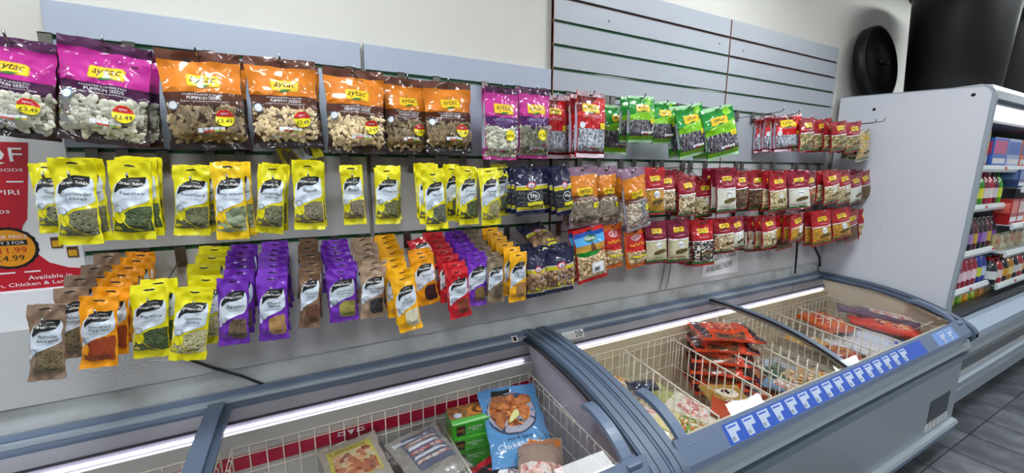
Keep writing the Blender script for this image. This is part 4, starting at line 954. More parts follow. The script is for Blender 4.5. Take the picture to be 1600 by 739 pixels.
# wire baskets and dividers
def basket(x0, x1, ztop, zbot, lab, grp='wire baskets lining the chest freezers'):
    yb, yf = -.135, -.735; zf = .72
    t = empty('wire_basket', ((x0+x1)/2, (yb+yf)/2, zbot), lab, 'basket', grp); ox, oy, oz = t.location
    L = lambda p: (p[0]-ox, p[1]-oy, p[2]-oz)
    q = MB(); q.tube([L(p) for p in ((x0, yb, ztop), (x1, yb, ztop), (x1, yf, min(zf, ztop)), (x0, yf, min(zf, ztop)))], .003, wire_m, 6, closed=True); q.build('rim', t)
    q = MB(); n = int((x1-x0)/.048)
    for i in range(n+1):
        x = x0+(x1-x0)*i/n
        q.tube([L(p) for p in ((x, yb, ztop), (x, yb, zbot), (x, yf, zbot), (x, yf, min(zf, ztop)))], .0020, wire_m, 4)
    n = int((yb-yf)/.042)
    for x, sg in ((x0, 1), (x1, -1)):
        for i in range(n+1):
            y = yb+(yf-yb)*i/n; zz = ztop+(min(zf, ztop)-ztop)*i/n
            q.tube([L((x, y, zz-.004)), L((x+sg*.006, y, zz-.014)), L((x, y, zz-.03)), L((x, y, zbot))], .0022, wire_m, 4)
    for z in (ztop-.032, ztop-.098, ztop-.18, zbot):
        q.tube([L(p) for p in ((x0, yb, z), (x1, yb, z), (x1, yf, z), (x0, yf, z))], .0022, wire_m, 5, closed=True)
    for i in range(8):
        y = yb+(yf-yb)*i/7; q.tube([L((x0, y, zbot)), L((x1, y, zbot))], .0018, wire_m, 4)
    q.build('wires', t, kind='stuff')
def divider(x, x2, ztop, zbot, lab, yb=-.15, yf=-.72, stick=0.):
    t = empty('wire_divider', (x, (yb+yf)/2, zbot), lab, 'divider', 'wire dividers standing in the freezer baskets')
    q = MB(); oy = (yb+yf)/2; r_ = ztop-zbot
    def X(y): return (x2-x)*(yb-y)/(yb-yf)
    q.tube([(X(yb), yb-oy, r_), (X(yf), yf-oy, r_-.02)], .0038, wire_m, 6); q.build('top_rod', t)
    q = MB(); n = 13
    for i in range(n+1):
        y = yb+(yf-yb)*i/n; q.tube([(X(y), y-oy, r_+stick-.02*i/n), (X(y), y-oy, 0)], .0028, wire_m, 5)
    for z in (.02, r_*.5): q.tube([(X(yb), yb-oy, z), (X(yf), yf-oy, z)], .0022, wire_m, 5)
    q.build('wires', t, kind='stuff')
basket(-1.30, -.185, .762, .46, 'wire basket in the left freezer holding the green boxes and blue bag')
basket(-2.50, -1.33, .762, .46, 'empty wire basket at the far left of the left freezer')
basket(.01, 1.13, .765, .46, 'wire basket in the right freezer holding the orange and black bags')
basket(1.16, 2.34, .765, .46, 'wire basket at the right end of the right freezer with ice bags')
divider(-.605, -.575, .66, .47, 'wire divider in the left freezer beside the green burger boxes', yb=-.20)
divider(.36, .31, .765, .47, 'wire divider right of the breaded tray in the right freezer')
divider(.70, .64, .76, .47, 'wire divider in front of the stack of orange and black bags')
divider(.92, .86, .735, .47, 'lower wire divider just right of the orange and black bags', stick=.02)
divider(1.08, .98, .775, .47, 'wire divider with tall upright prongs near the sliding lid bar', stick=.05)
divider(1.64, 1.57, .755, .47, 'wire divider under the right lid, left of the crinkled orange bag')
divider(1.90, 1.84, .755, .47, 'wire divider under the right lid, running beside the crinkled orange bag')

# ---------------- frozen goods ----------------
def pillow(W, H, T, seed, col, decor, name='frozen_bag', crumple=.004, rnd_noise=True):
    p = Packet(W, H, T, seed, boxy=.1, seal=.02, seal2=.02, crumple=crumple); b_ = MB(); A = MB(); X = MB()
    p.body(b_, film('frz_'+col, col, .7, 18), nu=14, nv=18); decor(p, A, X)
    o = b_.build(name)
    if A.v: A.build('printed_artwork', o)
    if X.v: X.build('food_picture', o)
    return o
def lay(o, x, y, z, ang, tilt=0., roll_=0.):
    """lie flat, face up; ang = heading of the packet's bottom edge"""
    o.rotation_mode = 'XYZ'; o.matrix_world = Matrix.Translation((x, y, z)) @ Matrix.Rotation(ang, 4, 'Z') @ Matrix.Rotation(math.radians(-90)+tilt, 4, 'X') @ Matrix.Rotation(roll_, 4, 'Y')
    return o
wt = WH()
food_o = content('pic_breaded', ['C8742E', 'A8541C', 'E0964A', '8A4016'], 70, .9); food_g = content('pic_greens', ['5E8A2E', '8AB04A', 'C8742E', 'E8DCC0'], 90, .8)
food_r = content('pic_fries', ['E8562A', 'C8381A', 'F0803A', 'F2C49A', '8A1E10'], 60, .8); food_y = content('pic_pastry', ['E8C886', 'D09A4E', 'B8682E', 'F2E2B8'], 70, .8); food_p = content('pic_pinkmeat', ['D89A92', 'C87468', 'F0C8B8', 'E8DCD6'], 60, .8)
# green boxes
box_g = mat('carton_green', '3FAE2A', .3, coat=.6); box_d = mat('carton_dark', '2A2018', .35, coat=.5); bun = mat('carton_bun', 'D98A2A', .4, coat=.4, var=.6, vscale=60, stain='8A4A18')
for i in range(4):
    W_, D_, H_ = .19, .122, .0575
    t = MB(); t.box(-W_/2, W_/2, -D_/2, D_/2, 0, H_-.0015, box_g, .002)
    o = t.build('burger_carton')
    a = MB()
    a.box(-W_/2, W_/2, -D_/2, D_/2, H_-.0015, H_-.0008, mat('carton_top', '7A4A22', .3, coat=.6, var=.9, vscale=35, stain='E0A040'))
    a.box(-W_/2+.001, W_/2-.001, -D_/2, -D_/2+.035, H_-.0008, H_-.0003, box_g)
    for k in range(3): a.lathe([(.0001, .0012), (.030-.006*k, .001), (.032-.006*k, 0)], [bun, mat('carton_patty', '6A3A1A', .5), bun][k], 16, (.015+.012*k, .012, H_-.0006+.0006*k))
    a.lathe([(.0001, .001), (.016, .001)], mat('badge_grey', 'C9D3DF'), 16, (-.060, -.005, H_-.0004))
    a.build('lid_print', o)
    a = MB(); yq = -D_/2-.0006
    a.box(-.080, -.045, yq, yq+.0006, .008, H_-.010, box_d); flat_text(a, 'HQ', lambda u, v: (-.0625+u, yq-.0004, .028+v), .026, mat('logo_gold', 'D9A040', .4))
    flat_text(a, 'Vegetable Burger\nPatties', lambda u, v: (-.005+u, yq-.0004, .030+v), .062, wt, .020)
    for k in range(3): a.box(.052, .090, yq, yq+.0006, .008+.011*k, .017+.011*k, [bun, mat('carton_patty', '6A3A1A', .5), bun][k], .002)
    a.build('front_print', o)
    place(o, (-.492+.003*(i % 2), -.206-.004*(i % 3), .468+.0585*i), (0, 0, math.radians(-7+2*(i % 2))))
    tag(o, 'green vegetable burger box, %s of the stack by the wire divider' % ['lowest', 'second from bottom', 'second from top', 'topmost'][i], 'box', 'green vegetable burger boxes stacked in the left freezer')
# blue bag of spicy strips
def dec_blue(p, A, X):
    p.ell(A, -.05, .38, .86, .32, .0010, mat('plate_rim', '2C3A58', .4, coat=.6), 26); p.ell(A, -.05, .375, .82, .30, .0016, mat('plate_grey', 'A9A6B4', .3, coat=.8), 26)
    p.ell(X, -.1, .36, .70, .24, .0024, food_o, 22); p.seeds(X, .18, .54, .055, mat('breaded_piece', 'B8642A', .6, coat=.4, bump=.9, bscale=120, var=.6, vscale=60, stain='E09A50'), 24, .7, 1.7, 4, uR=(-.6, .55), lay=.003)
    p.strip(X, [(.42, .0, .12), (.50, -.2, .1), (.56, -.28, -.15)], .02, mat('lemon_wedge', 'D6D88A', .4), 3, 2)
    p.strip(A, [(.04, -.55, .1), (.14, -.6, .05)], .004, BK(), 8, 2); pass
    p.txt(A, 'Hot & Spicy', .0, .74, p.W*.42, .0020, BK()); p.txt(A, 'Chicken Strips', -.02, .82, p.W*.75, .0020, wt)
o = pillow(.25, .33, .06, 3.3, '5590C4', dec_blue); lay(o, -.318, -.165, .735, math.radians(-12), math.radians(22)); tag(o, 'blue frozen bag of spicy breaded strips leaning in the left freezer', 'bag')
# wrapped flat packs
def dec_pie(p, A, X):
    p.strip(A, [(.12, -.8, .7), (.5, -.82, .75), (.9, -.8, .8)], .001, mat('card_yellow', 'D8CC4A', .4, coat=.5), 8, 3); p.strip(X, [(.28, -.7, .6), (.5, -.72, .66), (.78, -.7, .68)], .0025, content('pic_pie', ['C87A4A', 'E0B080', 'A85A30', 'D9C9A0'], 50, .7), 8, 3)
    p.txt(A, 'Lahmacun', -.1, .2, p.W*.6, .003, mat('print_brown', '8A4A1E', .5)); p.strip(A, [(.76, -.78, -.4), (.88, -.78, -.4)], .0035, wt, 3, 1)
def dec_meat(p, A, X):
    p.strip(A, [(.08, -.6, .8), (.5, -.62, .8), (.75, -.6, .8)], .001, mat('card_blue_grey', '6A7088', .4, coat=.5), 8, 3); 
    for k in range(6): p.strip(X, [(.14+k*.09, -.5, .7), (.19+k*.09, -.55, .72)], .003, food_p if k % 2 else wt, 10, 2)
    p.strip(A, [(.10, -.85, -.5), (.18, -.85, -.5)], .003, wt, 3, 1)
for dec, W_, H_, col, x, y, z, a, lab in ((dec_pie, .20, .25, 'B9AE9E', -.955, -.150, .68, 9, 'clear-wrapped frozen pack with a yellow printed card'),
                                 (dec_meat, .21, .27, 'A9A298', -.735, -.185, .665, 14, 'clear-wrapped frozen pack with a blue-grey card')):
    first_ = None
    for k in range(3):
        if first_ is None:
            o = first_ = pillow(W_, H_, .045, 5.1+x, col, dec, crumple=.003)
            p = Packet(W_+.035, H_+.05, .06, 1.1+x, boxy=.1, seal=.02, seal2=.02, crumple=.006); q = MB(); q.grid(lambda u, v: p.F(u*2-1, v, .003), 14, 16, clear('wrap_film', (.92, .92, .94), .05, .08, 1., 16)); q.v = [(a_, b_, c_+.02) for a_, b_, c_ in q.v]; q.build('clear_wrap', o)
        else: o = dup(first_)
        lay(o, x+.01*k, y-.01*k, z-.066*k, math.radians(a+3*k), math.radians(5)); tag(o, lab+[', top of its pile', ', middle of its pile', ', bottom of its pile'][k]+' in the left freezer', 'pack', 'clear-wrapped frozen packs in the left freezer')
def dec_red(p, A, X):
    p.strip(A, [(.1, -.9, .9), (.35, -.9, .5), (.5, -.9, 0)], .001, film('frz_black', '17131A'), 8, 3); p.ell(A, .1, .55, .6, .2, .0018, wt); p.txt(A, 'HO', .1, .55, p.W*.4, .003, film('frz_A81420', 'A81420'))
def dec_frost(p, A, X):
    p.strip(A, [(.05, -.9, .9), (.18, -.92, .9)], .001, mat('carton_orange', 'D9762A', .4, coat=.5), 8, 3); p.strip(X, [(.55, -.9, .9), (.8, -.9, .9)], .001, food_p, 10, 3)
o = pillow(.16, .2, .05, 8.2, 'A81420', dec_red); lay(o, -.50, -.37, .60, math.radians(20), math.radians(12)); tag(o, 'crumpled red and black frozen bag in front of the green boxes', 'bag')
o = pillow(.17, .24, .07, 9.2, '9C8474', dec_frost); lay(o, -.30, -.42, .655, math.radians(-28), math.radians(8)); tag(o, 'frosted clear pack with orange edge in front of the blue bag', 'pack')
o = pillow(.14, .18, .04, 9.9, '2A2024', dec_frost); lay(o, -.40, -.50, .56, math.radians(40)); tag(o, 'dark frozen pack lying beneath the frosted clear pack', 'pack')
o = pillow(.14, .16, .04, 3.9, 'B8562A', dec_frost); lay(o, -.27, -.62, .58, math.radians(60)); tag(o, 'small orange frozen pack at the front corner of the left freezer', 'pack')

# right freezer: stack of orange and black bags
def dec_chips(p, A, X):
    p.strip(A, [(.0, -1, 1), (.10, -1, 1), (.16, -.9, .6)], .001, film('frz_black', '17131A'), 10, 2); p.strip(A, [(.80, -1, .4), (.88, -1, 1), (1., -1, 1)], .001, film('frz_black', '17131A'), 10, 2)
    p.ell(X, .05, .45, .62, .22, .0022, food_r, 20); p.strip(A, [(.2, -1, -.6), (.5, -1, -.75), (.7, -1, -.5)], .0016, content('pic_dark', ['2A1A14', '6A3A20', 'A85A2A'], 60), 4, 3)
    for k in range(7): p.strip(X, [(.30+k*.05, -.45, .5), (.32+k*.05, -.45, .5)], .0034, mat('ribbon_orange', 'F07A3A', .4, coat=.6) if k % 2 else mat('print_red', 'C82A1A', .4, coat=.6), 8, 1)
    p.strip(A, [(.12, .55, .85), (.2, .5, .85)], .003, wt, 3, 1)
for i in range(6):
    if i == 0: o = first_ = pillow(.24, .31, .062, 12.1, 'E8481A', dec_chips, crumple=.006)
    else: o = dup(first_)
    lay(o, .80+random.uniform(-.015, .015), -.20+random.uniform(-.012, .012), .505+.058*i+(.012 if i == 5 else 0), math.radians(52+random.uniform(-9, 9)), math.radians(random.uniform(-4, 4)+(3 if i == 5 else 0)))
    o['label'] = 'orange and black frozen bag, %s of the tall stack in the right freezer' % ['lowest', 'second from bottom', 'third from bottom', 'third from top', 'second from top', 'topmost'][i]; o['category'] = 'bag'; o['group'] = 'orange and black frozen bags stacked in the right freezer'
def tray_dec(p, A, X):
    p.strip(X, [(.12, -.8, .8), (.5, -.8, .8), (.8, -.8, .8)], .002, food_y, 8, 3); p.ell(A, -.2, .4, .3, .13, .004, mat('bowl_white', 'E6DFCF', .4, coat=.5)); p.strip(A, [(.03, -.7, .5), (.11, -.7, .5)], .004, wt, 6, 1)
    p.ell(A, -.4, .8, .3, .1, .004, food_g)
def simple(col, pic, words=None, wcol='F2F2F4', pu=(.2, .75)):
    def d(p, A, X):
        if pic: p.strip(X, [(pu[0], -.6, .6), ((pu[0]+pu[1])/2, -.85, .85), (pu[1], -.7, .7)], .002, pic, 10, 3)
        if words: p.txt(A, words, 0, .14 if pu[0] > .15 else .85, p.W*.6, .003, mat('w_'+wcol, wcol, .5))
    return d
def duck(p, A, X):
    p.ell(A, .0, .28, .55, .16, .002, mat('oval_cream', 'E9E2CC', .4, coat=.5), 22); p.strip(A, [(.20, -.05, .1), (.25, -.25, .2), (.28, -.3, .35), (.32, -.1, .1), (.36, -.15, -.02)], .0028, BK(), 5, 2)
    p.strip(A, [(.50, -.9, .9), (.60, -.9, .9)], .0026, wt, 10, 1); p.txt(A, 'CHICKEN', 0, .55, p.W*.8, .0036, BK()); p.strip(X, [(.64, -.9, .9), (.92, -.9, .9)], .002, food_y, 10, 3)
items = [(pillow(.17, .19, .05, 20.1, 'E4DCCB', tray_dec, 'frozen_tray', .002), .20, -.12, .64, 25, 'cream tray of breaded pieces at the left of the right freezer', 'tray'),
 (pillow(.07, .15, .05, 21.1, '1C2440', simple('', None, None), crumple=.002), .27, -.285, .655, 72, 'navy printed sleeve lying on the cream breaded tray', 'pack'),
 (pillow(.17, .28, .05, 22.1, 'DDD2B4', simple('', food_p, None, 'F2F2F4'), crumple=.004), .20, -.32, .60, 16, 'cream bag with purple and pink print near the left handle', 'bag'),
 (pillow(.17, .26, .05, 23.1, 'E2D29A', simple('', food_g, None, 'F2F2F4', (.35, .85)), crumple=.003), .27, -.46, .615, 28, 'pale yellow bag showing grilled food beside the left handle', 'bag'),
 (pillow(.16, .20, .05, 24.1, 'A9B06A', simple('', None, None, 'F2F2F4'), crumple=.004), .47, -.22, .56, 5, 'clear bag with a green and yellow badge between the dividers', 'bag'),
 (pillow(.17, .24, .05, 25.1, 'E0D8C4', simple('', food_p, None, 'F2F2F4'), crumple=.003), .47, -.36, .575, 20, 'white frozen bag with black letters between the dividers', 'bag'),
 (pillow(.20, .30, .06, 26.1, 'B08A3E', duck, crumple=.003), .76, -.40, .59, -26, 'gold frozen bag with a white oval picture near the front rail', 'bag'),
 (pillow(.17, .22, .05, 27.1, 'B5482A', simple('', food_p, None, 'F2F2F4', (.3, .9)), crumple=.003), .58, -.50, .59, 35, 'orange-red frozen bag lying left of the gold bag', 'bag'),
 (pillow(.18, .24, .05, 28.1, '8E3A28', simple('', food_r, None), crumple=.005), .98, -.36, .53, 30, 'dark red frozen bag lying right of the gold bag', 'bag'),
 (pillow(.16, .26, .05, 29.1, '2A2E6A', simple('', food_o, None, 'F2F2F4', (.35, .9)), crumple=.004), 1.08, -.22, .56, 12, 'indigo frozen bag behind the tall prongs of the divider', 'bag'),
 (pillow(.16, .22, .05, 30.1, '6E8FB0', simple('', food_p, None), crumple=.004), 1.06, -.46, .58, 20, 'light blue frozen bag near the front below the lid bar', 'bag'),
 (pillow(.16, .24, .05, 31.1, '2F5A34', simple('', food_y, None, 'F2F2F4', (.3, .8)), crumple=.004), 1.16, -.42, .60, 8, 'dark green frozen bag under the bar of the right lid', 'bag'),
 (pillow(.17, .22, .06, 32.1, 'C8863A', simple('', food_y, None), crumple=.005), 1.30, -.48, .58, 24, 'amber frozen pastry bag under the front of the right lid', 'bag'),
 (pillow(.16, .22, .05, 33.1, '9CA6B4', simple('', None, None), crumple=.005), 1.38, -.30, .54, -10, 'pale grey frozen bag under the right lid beside the amber bag', 'bag'),
 (pillow(.20, .24, .08, 34.1, 'E0641E', simple('', food_r, None, 'F2F2F4', (.3, .8)), crumple=.009), 2.02, -.18, .685, -18, 'crinkled orange bag heaped under the right lid', 'bag'),
 (pillow(.17, .22, .05, 35.1, 'C99A4A', simple('', food_y, None), crumple=.006), 1.74, -.20, .60, 15, 'yellow-brown frozen bag left of the crinkled orange bag', 'bag'),
 (pillow(.16, .2, .05, 36.1, 'A8472E', simple('', food_o, None), crumple=.006), 1.72, -.40, .58, 55, 'rust coloured frozen bag behind the right lid divider', 'bag'),
 (pillow(.26, .40, .08, 37.1, 'D9DDE4', simple('', None, 'ICE', 'C81F2A', (.1, .2)), crumple=.005), 1.96, -.34, .60, 10, 'white ice bag with red and blue letters at the right end', 'bag'),
 (pillow(.24, .36, .08, 38.1, 'CBD4E2', simple('', None, 'ICE', '1E55C8', (.1, .2)), crumple=.005), 2.16, -.34, .63, -8, 'white ice bag with blue letters lying at the far right', 'bag'),
 (pillow(.14, .36, .07, 39.1, 'E03A1E', simple('', food_r, None, pu=(.35, .8)), crumple=.005), 2.13, -.36, .70, 30, 'long bright red and orange bag across the ice bags', 'bag'),
 (pillow(.13, .40, .06, 40.1, '6A4A62', simple('', food_p, None, pu=(.4, .95)), crumple=.006), 2.20, -.26, .735, 26, 'long mauve bag topmost at the right end of the freezer', 'bag')]
for o, x, y, z, a, lab, cat in items: lay(o, x, y, z, math.radians(a), math.radians(random.uniform(2, 8))); tag(o, lab, cat)

# ================= chiller cabinet =================
FX0, FX1 = 2.462, 6.4
ch = empty('chiller_cabinet', ((FX0+FX1)/2, -.4, 0), 'tall white open-fronted chiller cabinet with a big grey side panel', 'chiller'); CX, CY = ch.location[0], ch.location[1]
def fin(mb, nm, par=None, **k):
    mb.v = [(a-CX, b_-CY, c) for a, b_, c in mb.v]; return mb.build(nm, par or ch, **k)
side_m = mat('chiller_side_grey', 'D3D6DF', .42, var=.08, vscale=2.5); edge_m = mat('chiller_edge', '98A4AF', .35, coat=.3); white_m = mat('chiller_white', 'B4BABC', .4, coat=.2); inner = mat('chiller_inner', '5A5E62', .5)
q = MB()
def rr_poly(y0, y1, z0, z1, r, n=8):
    return [(y0, z0), (y0, z1-.0)]+[(y1+r-r*math.sin(PI/2*i/n), z1-r+r*math.cos(PI/2*i/n)) for i in range(n+1)]+[(y1, z0)]
pp = [(0.0, .10), (0.0, 2.195), (-.69, 2.150)]+[(-.69-.06*math.sin(PI/2*i/8), 2.09+.06*math.cos(PI/2*i/8)) for i in range(1, 9)]+[(-.735, 1.2), (-.722, .92), (-.722, .10)]
fr = [(-.722, .10), (-.722, .92), (-.735, 1.2)]+[(a, c) for a, c in reversed(pp[3:11])]+[(-.69, 2.15)]
bk_ = [(0, .10), (0, .92), (0, 1.2)]+[(0, 2.14+.0055*i) for i in range(8)]+[(0, 2.195)]
for xx in (FX0, FX0+.026):
    q.add([(xx, a, c) for a, c in fr]+[(xx, a, c) for a, c in bk_], [(i, i+1, len(fr)+i+1, len(fr)+i) for i in range(len(fr)-1)], side_m)
fin(q, 'side_panel')
q = MB()
for i in range(len(fr)-1):
    (a, c), (a2, c2_) = fr[i], fr[i+1]; d_ = .018
    q.prism([(a-.001, c), (a2-.001, c2_+.001), (a2+d_, c2_), (a+d_, c)], FX0-.0015, FX0+.03, edge_m)
q.prism([(0, 2.197), (-.69, 2.152), (-.69, 2.146), (0, 2.191)], FX0-.001, FX0+.03, edge_m); fin(q, 'edge_trim')
q = MB()
for (y, z) in ((-.205, 2.085), (-.66, 2.105), (-.30, 1.0), (-.22, 1.35)): q.lathe([(.0001, -.002), (.009 if z > 2 else .002, -.002), (.009 if z > 2 else .002, .001)], mat('hole_black', '0C0C0E', .8), 12, (0, 0, 0), 'z'); nv = len(q.v)
q = MB()
for (y, z, r) in ((-.205, 2.085, .010), (-.66, 2.105, .010), (-.33, 1.30, .003)):
    n_ = 14; q.add([(FX0-.0012, y+r*math.cos(2*PI*i/n_), z+r*math.sin(2*PI*i/n_)) for i in range(n_)], [tuple(range(n_))], mat('hole_black', '0C0C0E', .8))
fin(q, 'panel_holes')
q = MB(); q.box(FX0+.03, FX1, -.02, .005, .10, 2.1, inner); q.box(FX0+.03, FX1, -.68, 0, 2.12, 2.165, white_m, .004); q.box(FX1-.03, FX1, -.72, 0, .1, 2.16, side_m); q.box(FX0+.03, FX1, -.10, -.02, .45, 2.0, mat('chiller_backplate', '4A4D52', .5)); fin(q, 'case')
q = MB(); q.prism([(-.66, 2.165), (-.72, 2.155), (-.745, 2.12), (-.748, 2.075), (-.70, 2.06), (-.66, 2.08)], FX0+.028, FX1, white_m); q.prism([(-.69, 2.06), (-.735, 2.055), (-.735, 2.045), (-.69, 2.045)], FX0+.028, FX1, edge_m); fin(q, 'canopy')
q = MB(); q.prism([(-.62, 2.045), (-.715, 2.045), (-.72, 2.005), (-.68, 1.985), (-.62, 2.0)], FX0+.028, FX1, mat('canopy_light', (1., .99, 1.), .4, emit=2.2)); fin(q, 'canopy_light')
q = MB(); q.box(FX0+.03, FX1, -.66, -.10, 1.97, 2.03, mat('duct_grey', '6A6E72', .4)); fin(q, 'air_duct')
q = MB()
q.prism([(-.10, .62), (-.60, .60), (-.62, .66), (-.66, .67), (-.66, .52), (-.10, .45)], FX0+.028, FX1, mat('deck_dark', '2A2A2C', .5)); fin(q, 'deck')
q = MB(); q.box(FX0+.03, FX1, -.655, -.60, .665, .725, mat('grille_dark', '1C1A1A', .4, coat=.3, bump=.8, bscale=120)); fin(q, 'air_grille')
q = MB(); q.prism([(-.66, .66), (-.70, .665), (-.752, .60), (-.755, .56), (-.70, .55), (-.66, .55)], FX0+.03, FX1, mat('rail_white_blue', 'A9BACD', .3, coat=.5)); fin(q, 'front_rail')
q = MB(); q.box(FX0+.03, FX1, -.735, -.60, .10, .56, white_m, .003); q.prism([(-.735, .555), (-.752, .545), (-.752, .50), (-.735, .49)], FX0+.03, FX1, edge_m); q.prism([(-.735, .44), (-.748, .43), (-.748, .36), (-.735, .35)], FX0+.03, FX1, mat('bumper_dark', '5E6468', .4)); q.prism([(-.735, .30), (-.760, .29), (-.760, .25), (-.735, .235)], FX0+.03, FX1, edge_m); q.box(FX0+.03, FX1, -.742, -.73, .12, .20, edge_m, .003); fin(q, 'front_panel')
q = MB(); q.box(FX0+.05, FX1, -.66, -.05, 0, .10, mat('kick_dark', '2A2C30', .6)); fin(q, 'plinth')
XB = 3.70
shelves = [(FX0+.03, FX1, 1.695, -.62), (FX0+.03, XB-.01, 1.425, -.60), (XB, FX1, 1.545, -.66), (FX0+.03, XB-.04, 1.10, -.60), (XB-.08, FX1, 1.27, -.66), (FX0+.03, XB-.09, .83, -.60), (XB-.10, FX1, 1.06, -.66), (XB-.06, FX1, .80, -.64)]
for i, (a, c, z, yf) in enumerate(shelves):
    q = MB(); q.box(a, c, yf, -.10, z-.004, z+.004, mat('shelf_white', 'C9CED2', .4)); s_ = fin(q, 'shelf')
    q = MB(); q.prism([(yf, z+.016), (yf-.012, z+.012), (yf-.020, z-.012), (yf-.012, z-.032), (yf, z-.028)], a, c, mat('price_rail_white', 'DDE6E8', .3, coat=.5)); q.build('price_rail', s_) if False else fin(q, 'price_rail', s_)
    for k in range(int((c-a)/.16)):
        q = MB()
        if (k*7+i*3) % 4 != 3: continue
        x = a+.06+k*.16; q.add([(x, yf-.0185, z+.006), (x+.05, yf-.0185, z+.006), (x+.05, yf-.0205, z-.012), (x, yf-.0205, z-.012)], [(0, 1, 2, 3)], mat('tag_red', 'C8484E', .4)); fin(q, 'price_tag', s_)
# products on the shelves
def bottle(x, y, z, h, r, cols, name='drink_bottle'):
    q = MB(); q.lathe([(r*.85, 0), (r, .01), (r, h*.60), (r*.75, h*.76), (r*.38, h*.88), (r*.38, h*.91)], cols[0], 14); o = q.build(name)
    q = MB(); q.lathe([(r*1.02, h*.22), (r*1.02, h*.52)], cols[1], 14); q.build('label', o)
    q = MB(); q.lathe([(r*.42, h*.90), (r*.42, h), (.0001, h)], cols[2], 12); q.build('cap', o)
    o.location = (x, y, z+.0045); return o
def carton(x, y, z, w_, d, h, col, col2, name='food_carton'):
    q = MB(); q.box(-w_/2, w_/2, -d/2, d/2, 0, h, col, .002); o = q.build(name)
    q = MB(); q.box(-w_/2*.9, w_/2*.9, -d/2-.0008, -d/2, h*.45, h*.9, col2); q.box(-w_/2*.9, w_/2*.9, -d/2-.0008, -d/2, h*.12, h*.3, wt); q.box(-w_/2-.0008, -w_/2, -d/2*.85, d/2*.85, h*.45, h*.85, col2); q.build('printed_panel', o)
    o.location = (x, y, z+.0045); return o
pc = lambda c: mat('prod_'+c, c, .3, coat=.7)
ridx = {}
def row(n, x0, dx, y, z, kind, dims, cols, words, where):
    for i in range(n):
        c = cols[i % len(cols)]; x = x0+dx*i
        if kind == 'b': o = bottle(x, y, z, dims[0], dims[1], [pc(k) for k in c])
        elif kind == 'c': o = carton(x, y, z, dims[0], dims[1], dims[2], pc(c[0]), pc(c[1]))
        else:
            p = Packet(dims[0], dims[2], dims[1], i+x, boxy=.2, seal=.04, seal2=.04); q = MB(); p.body(q, film('chf_'+c[0], c[0])); A = MB(); p.ell(A, 0, .4, .7, .25, .001, pc(c[1])); o = q.build('snack_pouch'); A.build('printed_artwork', o); o.location = (x, y, z+.0045+dims[2])
        tag(o, '%s, %s from the left %s' % (words, ORD[i], where), {'b': 'bottle', 'c': 'carton', 'p': 'pouch'}[kind], '%ss %s' % (words, where))
row(1, 3.12, .1, -.54, 1.695, 'c', (.09, .10, .25), [('F0A81C', 'F7D060')], 'orange carton', 'on the top chiller shelf')
row(3, 3.32, .30, -.55, 1.695, 'c', (.28, .12, .20), [('2A6AD8', 'D8408A'), ('A8C0EC', '2A60D0'), ('E86A2A', '2A5AA8')], 'blue and pink carton', 'on the top chiller shelf')
row(5, 4.20, .24, -.55, 1.695, 'c', (.21, .12, .20), [('2A5AB8', 'E8782A'), ('C8CCE0', 'C83A4A')], 'blue carton', 'far along the top chiller shelf')
row(6, 3.10, .095, -.555, 1.425, 'b', (.235, .043), [('48A81A', 'D8E82A', '2A7A1E'), ('4AA020', 'E8E83A', '2A7A1E'), ('9A1E3A', 'E8DCE0', 'C81E28'), ('C82A3A', 'F0E8E8', 'C8A0A8'), ('6E1A30', 'E0D0D8', '3A2A30')], 'green or red drink bottle', 'on the second chiller shelf')
row(3, 3.30, .12, -.45, 1.425, 'b', (.25, .052), [('14264E', '6A80A8', '101830'), ('1A3A7A', 'A0B0D0', '15224A')], 'dark blue bottle', 'at the back of the second chiller shelf')
row(7, 3.76, .22, -.60, 1.545, 'c', (.20, .10, .135), [('24407A', '6A8AC8'), ('8AA8E0', 'D8508A'), ('4A6AB8', 'E8E8F0'), ('C8CCE0', 'C83A4A')], 'pale blue carton', 'far along the second chiller shelf')
row(7, 3.06, .092, -.555, 1.10, 'b', (.24, .043), [('1E1A24', '7A3AA8', '1A1418'), ('2A1A20', '9A7AB8', '201A20'), ('5A1E28', 'C8A03A', '1A1A1A')], 'dark bottle with a coloured label', 'on the third chiller shelf')
row(8, 3.70, .17, -.605, 1.27, 'c', (.155, .09, .19), [('B0181C', 'E86A5A'), ('B81A20', 'F0E0D8'), ('E8881E', 'F7C060'), ('E07A1A', 'F0E0C0'), ('2A5AC8', 'A0C0F0')], 'red or orange carton', 'far along the third chiller shelf')
row(9, 3.62, .17, -.60, 1.06, 'p', (.16, .05, .14), [('A8986A', 'A8562A'), ('C8C0A0', '8A6A2A'), ('B8AC88', 'B84A2A')], 'cream snack pouch', 'on the fourth chiller shelf')
row(5, 2.98, .095, -.555, .83, 'b', (.235, .043), [('A81E3A', 'F0D8E0', 'D8D8D8'), ('9A1A30', 'E8C8D0', 'D8D8D8')], 'crimson bottle', 'on the lower left chiller shelf')
row(2, 3.46, .095, -.555, .83, 'b', (.235, .043), [('1E3AA0', 'D8E03A', 'E8D82A'), ('24429A', 'C8D8F0', '2AA0D8')], 'blue sports bottle', 'on the lower left chiller shelf')
row(10, 3.64, .125, -.59, .80, 'b', (.21, .050), [('1A1A22', 'D8D8DC', 'C81E28'), ('B81A24', 'F0E0D8', 'C81E28'), ('2A1A1A', 'E8A82A', 'E8A82A'), ('C8881E', 'F0D878', '2A7A3A')], 'dark cola bottle', 'far along the lower chiller shelf')
row(5, 2.96, .13, -.55, .62, 'p', (.12, .06, .19), [('D88A1E', 'F0C23A'), ('6A9A2A', 'C8D83A'), ('4A8A24', 'A8C83A')], 'yellow-green pouch', 'on the chiller deck')
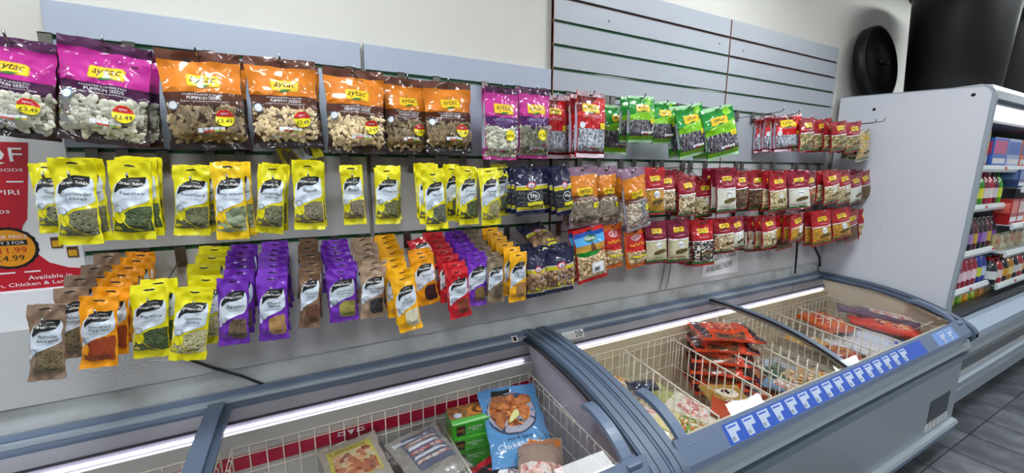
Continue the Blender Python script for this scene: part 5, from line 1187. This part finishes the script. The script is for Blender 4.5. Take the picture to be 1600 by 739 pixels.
row(9, 3.62, .14, -.55, .62, 'c', (.12, .07, .155), [('D87A2A', 'F0B060'), ('C8A060', 'E8D8B0'), ('2A8A4A', 'A0D8B0'), ('6A3A9A', 'C0A0D8'), ('3A7AC8', 'D8E8F8')], 'small bright carton', 'on the chiller deck')

# ================= bins on top of the chiller =================
blackp = mat('bin_plastic_black', '08080A', .5, bump=.1, bscale=60, spec=.35)
def dustbin(x, y, z, lab, s=1.):
    t = empty('dustbin', (x, y, z), lab, 'bin', 'black plastic bins on top of the chiller')
    q = MB(); q.lathe([(.0001, 0), (.225*s, 0), (.232*s, .012), (.262*s, .72*s), (.262*s, .745*s), (.250*s, .745*s), (.222*s, .02), (.0001, .02)], blackp, 56); q.build('tub', t)
    q = MB(); q.lathe([(.262*s, .70*s), (.278*s, .705*s), (.280*s, .745*s), (.262*s, .75*s)], blackp, 56); q.build('rim', t)
    for a in (math.radians(203), math.radians(23)):
        q = MB(); ca, sa = math.cos(a), math.sin(a); R_ = .262*s
        def P_(u, r_, h): return ((R_+r_)*ca-u*sa, (R_+r_)*sa+u*ca, h)
        q.tube([P_(-.075, .0, .685*s), P_(-.075, .045, .675*s), P_(-.04, .06, .668*s), P_(.04, .06, .668*s), P_(.075, .045, .675*s), P_(.075, .0, .685*s)], .010, blackp, 8)
        q.tube([P_(-.09, .006, .69*s), P_(.09, .006, .69*s)], .014, blackp, 6); q.build('handle', t)
dustbin(3.0, -.40, 2.168, 'large black plastic dustbin standing on the chiller by the lid')
dustbin(4.25, -.42, 2.168, 'second black dustbin farther along the chiller, cut by the picture edge')
t = empty('bin_lid', (2.745, -.10, 2.18), 'round black bin lid standing on edge against the wall', 'lid')
q = MB(); R_ = .262
q.lathe([(.0001, -.020), (R_*.42, -.022), (R_*.5, -.012), (R_*.88, -.010), (R_*.93, -.030), (R_, -.028), (R_+.006, .0), (R_+.004, .030), (R_-.006, .030), (R_-.008, .0), (.0001, .0)], blackp, 56, (0, 0, R_), 'y'); o = q.build('disc', t)
q = MB(); q.tube([(-.05, -.018, R_), (-.045, -.048, R_), (0, -.055, R_), (.045, -.048, R_), (.05, -.018, R_)], .010, blackp, 8); q.build('handle', t)
t.rotation_euler = (math.radians(-7), 0, 0)
